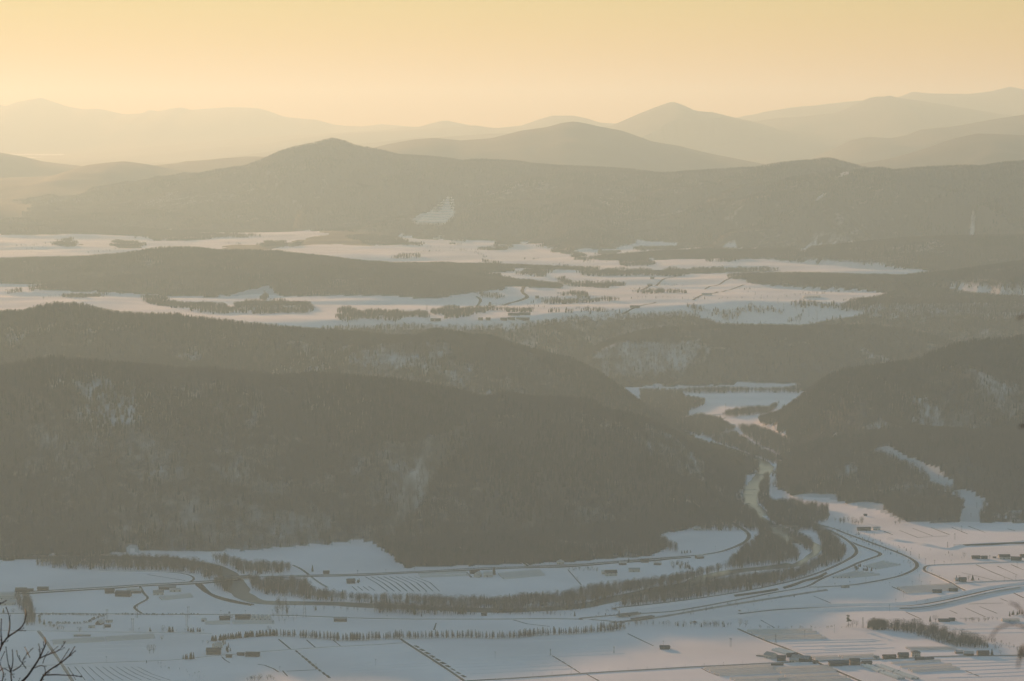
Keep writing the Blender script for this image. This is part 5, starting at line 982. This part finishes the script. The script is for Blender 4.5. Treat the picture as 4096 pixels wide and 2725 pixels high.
for s in (('F', 1018, 395, 62), ('F', 1205, 402, 40), ('F', 1275, 396, 46), ('F', 1938, 432, 60), ('F', 1810, 568, 46), ('F', 1925, 556, 46), ('F', 1160, 545, 40), ('F', 1080, 490, 40), ('F', 850, 370, 50), ('F', 730, 320, 50), ('F', 640, 285, 44), ('F', 760, 268, 46), ('F', 555, 240, 40), ('F', 385, 180, 40), ('F', 260, 612, 46), ('F', 420, 578, 50), ('F', 110, 628, 46), ('F', 660, 612, 40), ('F', 980, 605, 40), ('F', 1065, 600, 36)): pole(*s, 'roadside utility pole along the eastern farm roads', 'poles along the eastern roads')
for s in (('C', 645, 472, 40), ('C', 1287, 443, 46), ('C', 78, 495, 44), ('C', 360, 478, 30), ('B', 1833, 498, 40), ('C', 2000, 403, 30), ('B', 708, 905, 48), ('B', 460, 893, 40), ('B', 978, 900, 50), ('D', 1910, 255, 44), ('E', 942, 745, 40), ('E', 612, 812, 46), ('E', 1435, 665, 40), ('E', 1605, 628, 46), ('E', 1755, 605, 40), ('C', 372, 950, 46), ('D', 712, 945, 40)): pole(*s, 'roadside utility pole along the valley and dyke roads', 'poles along the valley roads')
for s in (('6', 925, 312, 60), ('6', 1043, 340, 58), ('6', 868, 288, 50), ('6', 695, 240, 46), ('6', 655, 198, 40), ('6', 827, 262, 40), ('6', 540, 165, 30), ('6', 499, 140, 26), ('6', 450, 118, 24)): pole(*s, 'far steel tower crossing the upper snowfields', 'towers of the upper fields', 'tower', 'tower')
pole('5', 590, 314, 110, 'tall far steel tower on the plateau edge', None, 'tower', 'tower'); pole('2', 2001, 1300, 62, 'lone far steel tower before the long mountain', None, 'tower', 'tower')
p = at(*S('2', 1450, 290), 42e3 - 60); p[2] = float(gz(p[0], p[1])); o = root('summit_mast', p, 0, 'thin mast on the flat topped far mountain', 'mast')
MB().tube([(0, 0, -10), (0, 0, 62)], [3.2, 1.6], 6).build('shaft', 'steel', o); MB().box(-5, 5, -3, 3, 40, 46).build('platform', 'steel', o)
p = at(*S('3', 475, 318), 36e3); p[2] = float(gz(p[0], p[1])); o = root('summit_mast', p, 0, 'thin mast in the saddle beside the pointed far peak', 'mast')
MB().tube([(0, 0, -10), (0, 0, 50)], [2.6, 1.2], 6).build('shaft', 'steel', o); MB().box(-4, 4, -2, 2, 34, 38).build('platform', 'steel', o)
def bridge(a, b, label, w=8, h=4.5, piers=2):
    a, b = np.array(a), np.array(b); L = np.linalg.norm((b - a)[:2]); c = (a + b) / 2
    o = root('bridge', (c[0], c[1], float(gz(c[0], c[1]))), math.atan2(b[1] - a[1], b[0] - a[0]), label, 'bridge')
    MB().box(-L / 2, L / 2, -w / 2, w / 2, h - 1.3, h).build('deck', 'concrete', o)
    for s in (-1, 1): MB().box(-L / 2, L / 2, s * w / 2 - .15, s * w / 2 + .15, h, h + 1.1).build('parapet', 'steel', o)
    for i in range(piers): x = L * ((i + 1) / (piers + 1) - .5); MB().box(x - 1, x + 1, -w * .4, w * .4, -1, h - 1.3).build('pier', 'concrete', o)
    return o
bridge(W1('B', 400, 572), W1('B', 760, 540), 'road bridge over the dark western river bend', 9, 5); bridge(W1('E', 940, 62), W1('E', 1230, 60), 'slim bridge over the bright river below the gorge', 6, 9, 1)
bridge(W1('E', 1180, 12), W1('E', 1330, 25), 'short eastern approach span of the slim river bridge', 5, 8, 1); bridge(W1('D', 930, 930), W1('D', 1150, 908), 'low road bridge over the canal mouth', 8, 4, 1); bridge(W1('D', 1070, 972), W1('D', 1290, 940), 'railway bridge beside the low road bridge', 5, 4, 2)
# a vehicle on the valley road
p = W1('E', 706, 95); o = root('van', p + np.array([0, 0, 1.7]), 1.9, 'white van on the bend of the valley road', 'van')
b = MB(); b.v = [(-2.3, -.9, .4), (2.3, -.9, .4), (2.3, .9, .4), (-2.3, .9, .4), (-2.3, -.9, 2.1), (1.2, -.9, 2.1), (1.2, .9, 2.1), (-2.3, .9, 2.1), (2.0, -.9, 1.2), (2.0, .9, 1.2), (2.3, -.9, 1.1), (2.3, .9, 1.1)]
b.f = [(0, 1, 10, 8, 5, 4), (3, 7, 6, 9, 11, 2), (4, 5, 6, 7), (0, 4, 7, 3), (1, 2, 11, 10), (10, 11, 9, 8), (8, 9, 6, 5), (0, 3, 2, 1)]; b.build('body', 'paint', o)
MB().quad((1.22, -.8, 2.03), (1.22, .8, 2.03), (2.0, .8, 1.27), (2.0, -.8, 1.27)).build('windscreen', 'window', o).location = (.03, 0, .03)
for sx in (-1.5, 1.5):
    for sy in (-.85, .85): MB().tube([(sx, sy - .12, .35), (sx, sy + .12, .35)], [.35, .35], 10).build('wheel', 'tyre', o)
# terraced slide barriers on the long mountain
ts = W1('2', 660, 960); o = root('terraced_slope', ts, 0, 'terraced snowy barrier rows on the long mountain side', 'terraces')
for i in range(11):
    t = i / 10; y = 1030 - 178 * t; xl = 500 + 225 * t; xr = 730 + 45 * math.sin(2.4 * t) + 8 * t
    q = [W1('2', xl + (xr - xl) * j / 8, y - 2 * math.sin(j)) - ts for j in range(9)]
    v = []; f = []
    for g in q: v += [(g[0], g[1] - 6, g[2] - 3), (g[0], g[1] - 5, g[2] + 7), (g[0], g[1] + 12, g[2] + 8)]
    for j in range(8): f += [(3 * j, 3 * j + 3, 3 * j + 4, 3 * j + 1), (3 * j + 1, 3 * j + 4, 3 * j + 5, 3 * j + 2)]
    mesh_obj('terrace', v, f, 'snow', o)
# ------------------------------------------------------------------ single trees
def tree_meshes(name, p, mt, mc):
    r = []
    for i, (t, c) in enumerate(p):
        a = bpy.data.meshes.new('trunk'); a.from_pydata([tuple(map(float, v)) for v in t.v], [], t.f); a.materials.append(M[mt])
        b = bpy.data.meshes.new('crown'); b.from_pydata([tuple(map(float, v)) for v in c.v], [], c.f); b.materials.append(M[mc]); r.append((a, b))
    return r
NB = [bare_tree(500 + i, 13, rr, 190, .11, .2) for i, rr in enumerate((3.4, 4.2, 3.0, 3.8))]
TB = tree_meshes('bare', NB, 'bark', 'twig'); TC = tree_meshes('fir', [conifer(520 + i, 14, r_, 11) for i, r_ in enumerate((2.4, 3.0, 2.7))], 'bark', 'needle')
TLc = tree_meshes('larch', [larch(530 + i, 14, r_, 190) for i, r_ in enumerate((2.3, 2.8, 2.0))], 'bark', 'larch'); TP = tree_meshes('pine', [pine(540, 14, 4.4), pine(541, 14, 5)], 'bark', 'needle')
TS = tree_meshes('shrub', [shrub(550 + i, 3.4, 2.1) for i in range(3)], 'bark', 'needle')
trr = random.Random(5)
def tree(kind, p, h, label, group=None, wide=1.0):
    name, ms, h0, cat = {'bare': ('bare_tree', TB, 13., 'tree'), 'fir': ('fir_tree', TC, 14., 'tree'), 'larch': ('larch_tree', TLc, 14., 'tree'), 'pine': ('pine_tree', TP, 14., 'tree'), 'shrub': ('clipped_shrub', TS, 3.4, 'shrub'), 'bush': ('bare_bush', TB, 13., 'bush'), 'sapling': ('sapling', TB, 13., 'sapling')}[kind]
    s = h / h0; o = root(name, (p[0], p[1], float(gz(p[0], p[1]))), trr.uniform(0, 6.28), label, cat, group); o.scale = (s * wide, s * wide, s)
    a, b = trr.choice(ms)
    for n, me in (('trunk', a), ('crown', b)):
        q = bpy.data.objects.new(n, me); col.objects.link(q); q.parent = o
    return o
def tline(kind, spec, n, h, label, group, jit=2.0, wide=1.0):
    p = resample(np.array(W(spec)), 2.0); d = np.concatenate([[0], np.cumsum(np.linalg.norm(np.diff(p[:, :2], axis=0), axis=1))])
    for i in range(n):
        s = d[-1] * (i + trr.uniform(.2, .8)) / n
        x = np.interp(s, d, p[:, 0]) + trr.gauss(0, jit); y = np.interp(s, d, p[:, 1]) + trr.gauss(0, jit)
        tree(kind, (x, y), trr.uniform(*h), label, group, wide)
def tarea(kind, spec, n, h, label, group, wide=1.0):
    p = np.array(W(spec))[:, :2]; lo, hi = p.min(0), p.max(0); k = 0
    while k < n:
        x, y = trr.uniform(lo[0], hi[0]), trr.uniform(lo[1], hi[1])
        if inpoly(np.array([x]), np.array([y]), p)[0]: tree(kind, (x, y), trr.uniform(*h), label, group, wide); k += 1
def t1(kind, k, x, y, hpx, label, wide=1.0):
    p = W1(k, x, y); return tree(kind, p, hpx * (800 / 2007. if k in CR else 1366 / 2357.) * pxm(p), label, None, wide)
tarea('bare', ['F', (440, 1045), (620, 1058), (850, 1092), (1000, 1132), (1180, 1192), (1350, 1232), (1550, 1246), (1650, 1235), (1600, 1165), (1400, 1130), (1200, 1085), (1050, 1040), (880, 1020), (700, 1015)], 140, (9, 14.5), 'leafless tree in the thick grove running down the gully', 'trees of the gully grove', 1.3)
tarea('bare', ['F', (440, 1040), (630, 1055), (630, 1020), (470, 1010)], 26, (11, 15), 'leafless tree packed in the dense western end of the grove', 'western end of the grove', 1.4)
for x, y, h in ((600, 1050, 110), (735, 1050, 80), (830, 1060, 80), (1000, 1060, 60)): t1('fir', 'F', x, y, h, 'dark fir rising out of the leafless grove')['group'] = 'firs in the grove'
tarea('sapling', ['F', (1560, 1150), (1700, 1160), (1830, 1210), (1740, 1260), (1650, 1235)], 34, (3, 6), 'thin leafless sapling on the snowy slope east of the grove', 'saplings on the grove slope')
tline('sapling', ['F', (1790, 1220), (1900, 1240), (2007, 1260)], 16, (3, 6), 'thin leafless sapling along the gully path', 'saplings along the gully path', 6)
tarea('bare', ['F', (1930, 1360), (2030, 1375), (2040, 1320), (1950, 1300)], 14, (8, 13), 'leafless tree beside the eastern end of the lower road', 'trees at the road end', 1.2)
t1('fir', 'F', 1685, 1310, 75, 'broad dark evergreen beside the rusty round roofed barn', 1.3); t1('fir', 'F', 1410, 1310, 45, 'low dark evergreen beside the snowy farmhouse', 1.5); t1('bare', 'F', 1770, 1300, 50, 'small leafless tree in the snow past the rusty round roofed barn', 1.2)
t1('pine', 'F', 245, 1022, 118, 'tall pine standing apart west of the grove'); t1('bare', 'F', 285, 1022, 74, 'leafless tree at the foot of the tall pine', 1.3); t1('bare', 'F', 325, 1024, 68, 'leafless tree beside the lattice tower', 1.2); t1('bush', 'F', 245, 1026, 40, 'bare bush under the tall pine', 1.5); t1('bush', 'F', 40, 1034, 22, 'round dark bush on the field edge', 1.8)
tline('bush', ['E', (760, 1030), (1000, 1040), (1300, 1040), (1550, 1035), (1800, 1030)], 26, (2, 5), 'bare bush on the boundary above the lane tunnels', 'bushes above the lane tunnels', 3, 1.5)
t1('fir', 'F', 1065, 975, 66, 'dark conifer behind the grove beside the low blue shed', 1.1); t1('bare', 'F', 1118, 975, 76, 'wide leafless tree behind the grove beside the conifer', 1.4); t1('fir', 'F', 1310, 965, 36, 'slim conifer beside the little dark shed', .8); t1('fir', 'F', 1253, 968, 45, 'slim conifer between the two sheds behind the grove', .7)
tline('bush', ['F', (1350, 975), (1500, 972), (1720, 955)], 16, (3.5, 7), 'leafless bush along the field edge east of the low blue shed', 'bushes east of the blue shed', 3, 1.4)
tline('fir', ['F', (1865, 918), (1940, 905), (2040, 890)], 10, (5, 9), 'dark fir clumped at the field corner above the buried store', 'firs above the buried store', 4, 1.1)
t1('bare', 'F', 1405, 328, 52, 'leafless bushy tree west of the dark barn', 1.5); t1('bare', 'F', 1660, 338, 38, 'bushy garden tree beside the dark shed', 1.6)
t1('fir', 'F', 1328, 556, 54, 'slim dark evergreen at the gable of the small snowy shed', 1.1); t1('fir', 'F', 1492, 560, 62, 'big round evergreen east of the brown farmhouse', 1.9); t1('fir', 'F', 1552, 553, 28, 'small evergreen standing alone by the farm road', 1.3); t1('bare', 'F', 1450, 560, 70, 'leafless tree between farmhouse and big evergreen', .9); t1('bare', 'F', 1355, 560, 58, 'leafless tree behind the small snowy shed', 1.1)
tarea('fir', ['F', (285, 430), (360, 410), (420, 440), (510, 475), (400, 460), (320, 455)], 16, (4, 7.5), 'dark evergreen clumped inside the raised road bend', 'evergreens in the road bend', 1.5)
tline('fir', ['B', (378, 1168), (500, 1150), (700, 1128), (860, 1118), (1000, 1110)], 56, (7, 10.5), 'dense dark conifer of the screen row above the brown barn', 'conifer screen row', 1.5, 1.5)
tline('larch', ['B', (1000, 1112), (1400, 1135), (1640, 1160), (1850, 1158), 'C', (0, 1160), (150, 1158)], 84, (9, 13), 'bare brown larch of the windbreak between the twin fields', 'western windbreak larches', 2.6, 1.7)
tline('larch', ['C', (150, 1158), (500, 1138), (1000, 1132), (1500, 1138), (1800, 1125), 'D', (0, 1115), (500, 1092), (800, 1070), (945, 1055)], 196, (8.5, 13), 'bare brown larch of the long windbreak below the lower road', 'long windbreak larches', 3, 1.75)
tline('larch', ['D', (720, 1050), (945, 1030), (945, 1052)], 18, (9, 12), 'bare larch packed at the eastern end of the windbreak', 'windbreak end larches', 4, 1.6)
t1('bare', 'E', 650, 1022, 85, 'broad leafless tree closing the canal tree row', 1.3); t1('bare', 'E', 710, 1024, 72, 'leafless tree beside the broad one closing the canal row', 1.3)
tline('fir', ['B', (470, 1185), (500, 1230), (530, 1280), (505, 1290)], 9, (6, 10), 'dark conifer behind the brown barn yard', 'conifers of the barn yard', 2); t1('fir', 'B', 556, 1268, 42, 'small conifer on the edge of the barn yard', 1.1)
tline('fir', ['B', (70, 1352), (120, 1350)], 4, (7.5, 9), 'slim stemmed fir of the lone clump in the snow', 'lone fir clump, western half', 1.5); tline('fir', ['B', (140, 1350), (190, 1346)], 7, (8, 11), 'crowded fir of the lone clump in the snow', 'lone fir clump, eastern half', 2)
t1('fir', 'A', 1505, 1072, 58, 'single pointed fir above the eastern twin tunnels'); tline('fir', ['A', (1680, 1078), (1740, 1076)], 5, (7, 9.5), 'dark fir of the clump beside a bare round tree', 'clump by the bare round tree', 2, 1.2); tline('fir', ['A', (1890, 1074), (1955, 1072)], 5, (6, 8.5), 'dark fir of the small clump by the track', 'small clump by the track', 2, 1.2); tline('fir', ['B', (228, 1074), (262, 1072)], 3, (6, 8), 'dark fir of the last clump along the track', 'last clump by the track', 1.5, 1.2)
t1('bare', 'A', 1636, 1074, 68, 'round leafless tree between a lone fir and a fir clump', 1.3); t1('bare', 'A', 1500, 1290, 95, 'wide leafless tree over the ditch junction', 1.3); t1('bare', 'A', 1540, 1290, 90, 'second leafless tree over the ditch junction', 1.2); t1('bare', 'A', 800, 1078, 62, 'leafless tree beside the store row', 1.5)
t1('bush', 'A', 1625, 1160, 56, 'rounded bare bush at the end of the eastern twin tunnels', 1.6); t1('bush', 'B', 330, 1200, 44, 'bare bush above the farmhouse roof', 1.4); t1('bare', 'B', 945, 1075, 66, 'spreading leafless tree below the greenhouse yard', 1.4)
tline('shrub', ['A', (420, 905), (700, 905), (1080, 912)], 26, (2.6, 3.8), 'round clipped evergreen of the hedge along the lower road', 'hedge along the lower road', .8); tline('shrub', ['A', (1150, 902), (1500, 906), (1800, 905), (2000, 905)], 28, (2.4, 3.6), 'clipped evergreen of the eastern hedge by the lower road', 'eastern roadside hedge', .8)
tline('shrub', ['A', (485, 990), (520, 992)], 3, (2.8, 3.6), 'clipped shrub beside the big hedge corner fir', 'hedge corner shrubs', .6); tline('shrub', ['A', (560, 992), (715, 992)], 8, (3, 3.8), 'round clipped shrub of the eight in the southern hedge', 'southern hedge', .5); tline('shrub', ['A', (735, 994), (800, 994)], 4, (3, 3.8), 'round clipped shrub of the four in the southern hedge', 'southern hedge, short part', .5)
tline('shrub', ['A', (820, 994), (880, 985), (940, 950), (1040, 920)], 14, (3, 4.4), 'clipped shrub of the slanting hedge by the snowy hut', 'slanting hedge', .9); tline('shrub', ['A', (420, 905), (385, 950), (410, 1000)], 9, (3, 4.5), 'clipped shrub of the curved hedge by the avenue trees', 'curved hedge', .9)
t1('fir', 'A', 443, 1000, 62, 'broad fir at the corner of the hedged field', 1.3); tarea('bush', ['A', (420, 1010), (560, 1010), (660, 1045), (600, 1060), (450, 1035)], 22, (3, 6), 'low leafless bush in the thicket below the hedged field', 'thicket below the hedged field', 1.5)
t1('fir', 'A', 35, 888, 58, 'snow dusted fir in front of the pale halls', 1.2); t1('bare', 'A', 130, 888, 52, 'round leafless tree in front of the pale halls', 1.6)
t1('fir', 'B', 1380, 472, 78, 'tall fir alone in the open field beside a brown shed', 1.0); t1('fir', 'C', 1445, 505, 92, 'big round evergreen beside the round roofed barn', 1.5); t1('fir', 'C', 1557, 432, 28, 'small fir on the verge of the valley road', 1.1)
for x, y, h in ((320, 262, 40), (352, 272, 45), (415, 316, 40), (457, 350, 44), (505, 385, 60), (537, 408, 42), (576, 438, 58)): t1('fir', 'C', x, y, h, 'dark fir along the forest corner of the big snowfield')['group'] = 'firs at the forest corner'
tarea('fir', ['B', (1700, 585), (1860, 590), (1850, 570), (1720, 570)], 10, (4, 7), 'dark garden evergreen around the hidden farmhouse', 'garden of the hidden farmhouse', 1.4)
tline('fir', ['D', (1580, 288), (1660, 282)], 7, (4.5, 8), 'pointed fir below the walled field', 'firs below the walled field', 1.5); tarea('bare', ['D', (1390, 250), (1530, 290), (1530, 260), (1420, 200)], 24, (12, 17), 'tall leafless tree at the corner of the walled field', 'tall trees by the walled field', .8)
t1('pine', 'B', 545, 905, 36, 'flat crowned pine behind the dark greenhouse farm', 1.3); t1('bare', 'B', 505, 935, 50, 'leafless tree among the dark greenhouse farm houses', 1.5); tline('bare', ['B', (430, 950), (600, 945), (700, 930)], 9, (4, 7), 'leafless garden tree of the greenhouse farm', 'garden trees of the greenhouse farm', 3, 1.4)
tarea('bare', ['D', (400, 460), (600, 470), (740, 480), (740, 450), (500, 430)], 20, (4, 7), 'leafless tree in the plot beside the scrap yard', 'plot beside the scrap yard', 1.3); tarea('bare', ['D', (1450, 450), (1700, 470), (1680, 400), (1480, 390)], 22, (6, 10), 'leafless tree among the scrap yard mounds', 'scrap yard trees', 1.3); tarea('fir', ['D', (1480, 390), (1620, 400), (1700, 470), (1560, 440)], 8, (6, 10), 'dark fir among the scrap yard mounds', 'scrap yard firs', 1.2)
t1('fir', 'D', 1040, 375, 50, 'dark fir by the roadside above the workshop', 1.2); tline('bush', ['D', (520, 530), (545, 575), (565, 600)], 7, (2, 3.5), 'bare bush along the ditch beside the pale house', 'ditch bushes', 1, 1.5)
tarea('bush', ['B', (720, 1568), (1000, 1560), (1000, 1530), (740, 1540)], 14, (4, 8), 'rounded bare bush in the dip below the open field', 'bushes in the dip', 1.5); tarea('bare', ['H', (100, 1490), (420, 1520), (420, 1480), (120, 1460)], 22, (7, 12), 'leafless tree in front of the terraced field', 'trees before the terraced field', 1.1); tarea('bare', ['H', (660, 1510), (800, 1500), (760, 1470)], 6, (5, 9), 'leafless tree at the terraced field corner', 'terraced field corner', 1.1)
# ------------------------------------------------------------------ bare branches close to the camera
def limb(parent, pts, r0, r1, name='branch', m='bark'):
    n = len(pts); return MB().tube(pts, [r0 + (r1 - r0) * i / (n - 1) for i in range(n)], 6).build(name, m, parent, True)
def near_tree(lines, D, base, label, name='bare_tree', px=(10, 3), bud=True, seed=3, thin=.55):
    """lines traced in photograph pixels; the crown hangs round distance D, the trunk stands on the hillside below"""
    o = root(name, base, 0, label, 'tree'); b = np.array(base); rr = random.Random(seed); starts = []
    for i, (spec, r0, r1, dd) in enumerate(lines):
        q = SL(spec); n = len(q); dep = [D + dd + rr.uniform(-.15, .15) * (j > 0) + .35 * j / n for j in range(n)]
        p = [at(*s, d) - b for s, d in zip(q, dep)]
        p = list(smooth(p, 1)); k = D / F * thin
        limb(o, p, r0 * k, r1 * k); starts.append(p[0])
        for j in range(1, len(p) - 1):             # short side twigs with buds
            if rr.random() < .42:
                d = np.array(p[j + 1]) - np.array(p[j - 1]); d /= np.linalg.norm(d) + 1e-9; s = np.array([-d[2], rr.uniform(-.5, .5), d[0]]) * rr.choice((-1, 1))
                e1 = p[j] + (d * .8 + s * .7) * rr.uniform(12, 26) * k; e2 = e1 + (d * .9 + s * .3 + np.array([0, 0, .3])) * rr.uniform(8, 22) * k
                limb(o, [p[j], e1, e2], r1 * k * .9, r1 * k * .5, 'twig')
                if bud and rr.random() < .6: limb(o, [e2 - d * 2 * k, e2 + d * 3 * k, e2 + d * 8 * k], 4.2 * k, 1.2 * k, 'bud', 'twig')
        if bud: d = np.array(p[-1]) - np.array(p[-2]); d /= np.linalg.norm(d) + 1e-9; limb(o, [p[-1] - d * 2 * k, p[-1] + d * 4 * k, p[-1] + d * 11 * k], 5 * k, 1.5 * k, 'bud', 'twig')
    return o, starts
A_ = 'A'
left = [([A_, (60, 1760), (160, 1620), (260, 1540), (330, 1440), (395, 1340), (440, 1240), (462, 1185), (448, 1130)], 11, 3.5, 0), ([A_, (395, 1340), (480, 1300), (560, 1275), (612, 1245), (655, 1172)], 6, 2.5, .2), ([A_, (-60, 1400), (-10, 1280), (20, 1200), (80, 1120), (180, 1060), (240, 1000), (265, 900), (252, 845)], 9, 3, -.3),
        ([A_, (80, 1120), (102, 1010), (92, 910), (62, 828)], 6, 3, -.3), ([A_, (20, 1200), (8, 1080), (14, 950)], 6, 3, -.4), ([A_, (180, 1060), (255, 1062)], 4, 2, -.3), ([A_, (330, 1760), (400, 1580), (440, 1505), (520, 1440), (590, 1400), (680, 1330), (722, 1270), (750, 1222)], 9, 3, .4), ([A_, (680, 1330), (752, 1268)], 4, 2.5, .4), ([A_, (440, 1508), (560, 1502), (650, 1508), (740, 1510), (818, 1525)], 6, 3, .4),
        ([A_, (150, 1760), (115, 1570), (108, 1480), (132, 1380), (124, 1260)], 7, 3, .1), ([A_, (130, 1465), (222, 1410), (238, 1330), (330, 1238)], 5, 2.5, .1), ([A_, (108, 1480), (78, 1380), (60, 1232)], 5, 2.5, .1), ([A_, (395, 1340), (404, 1262), (388, 1196)], 4, 2.5, .1), ([A_, (262, 1440), (180, 1330), (168, 1262)], 4, 2.5, 0), ([A_, (300, 1330), (280, 1290), (250, 1228)], 4, 2.5, 0), ([A_, (0, 1640), (40, 1500), (20, 1450), (-5, 1380), (45, 1275)], 5, 2.5, -.2), ([A_, (590, 1400), (620, 1360), (690, 1250)], 4, 2.5, .3),
        ([A_, (330, 1440), (440, 1400), (460, 1480), (420, 1560)], 4, 2, .2), ([A_, (-30, 1500), (30, 1430), (110, 1480), (140, 1530)], 4, 2, -.1), ([A_, (-40, 800), (10, 790), (58, 762)], 5, 3, -.3), ([A_, (430, 1390), (450, 1320), (500, 1290), (580, 1220)], 3.5, 2, .3)]
LD = 15.0
bx = at(-20, 2725, LD); base = (bx[0] - .5, LD + .1, float(np.interp(LD + .1, [0, 16], [748.3, 744.6])))
o, st = near_tree(left, LD, base, 'bare budding branches of a small tree just below the viewpoint')
hub = np.array([0.35, 0, 1.2])
limb(o, [np.array([0, 0, -.3]), np.array([.15, 0, .6]), hub], .07, .045, 'trunk')
for i in (0, 2, 6, 9, 15): limb(o, [hub, (hub + st[i]) / 2 + np.array([0, 0, -.05]), st[i]], .022, 6.5 * LD / F)
right = [(['F', (2300, 1120), (2100, 1040), (2007, 1020), (1900, 990), (1830, 1000), (1760, 1030), (1715, 1065), (1690, 1110), (1672, 1142)], 9, 5, 0), (['F', (2200, 1040), (2100, 980), (2007, 905), (1960, 835), (1910, 795), (1862, 778)], 10, 5, .2), (['F', (2200, 1360), (2080, 1280), (2003, 1200), (1990, 1260), (1960, 1340), (1948, 1425)], 10, 6, -.2), (['F', (1900, 1160), (1590, 1290), (1572, 1400), (1512, 1448)], 4, 6, .1),
         (['6', (2600, 420), (2450, 300), (2357, 280), (2312, 300)], 5, 8, .1), (['6', (2620, 1200), (2450, 1060), (2357, 1040), (2322, 1050)], 5, 8, .1)]
RD = 2.7; bx = at(4180, 2725, RD); base = (bx[0] + .35, RD, float(np.interp(RD, [0, 16], [748.3, 744.6])))
right = right[:3] + right[4:]
o, st = near_tree(right, RD, base, 'blurred bare twigs of a shrub close to the viewpoint', 'bare_shrub', bud=True, seed=9, thin=.62)
top = at(4330, 1250, RD) - np.array(base)
limb(o, [np.array([0, 0, -.2]), np.array([.05, 0, .5]), top], .025, .01, 'trunk')
for s in st: limb(o, [np.array([top[0] * .9 + .02, 0, min(s[2] - .03, top[2])]), s], .008, 9 * RD / F)
# ------------------------------------------------------------------ haze
hb = MB().box(-36000, 26000, -700, 67500, -30, 1420).build('haze', 'snow')
hm = bpy.data.materials.new('haze_air'); hm.use_nodes = True; nt = hm.node_tree
nt.nodes.remove(nt.nodes['Principled BSDF'])
pv = nt.nodes.new('ShaderNodeVolumePrincipled'); pv.inputs['Density'].default_value = HAZE_DENSITY
pv.inputs['Absorption Color'].default_value = (0.4, 0.4, 0.4, 1)   # scattering only: blue is lost over a shorter distance than red
pv.inputs['Color'].default_value = (*HAZE_COLOR, 1); pv.inputs['Anisotropy'].default_value = HAZE_G
nt.links.new(pv.outputs[0], nt.nodes['Material Output'].inputs['Volume'])
hb.data.materials[0] = hm
tag(hb, 'pale morning haze filling the whole valley', 'haze', kind='stuff')
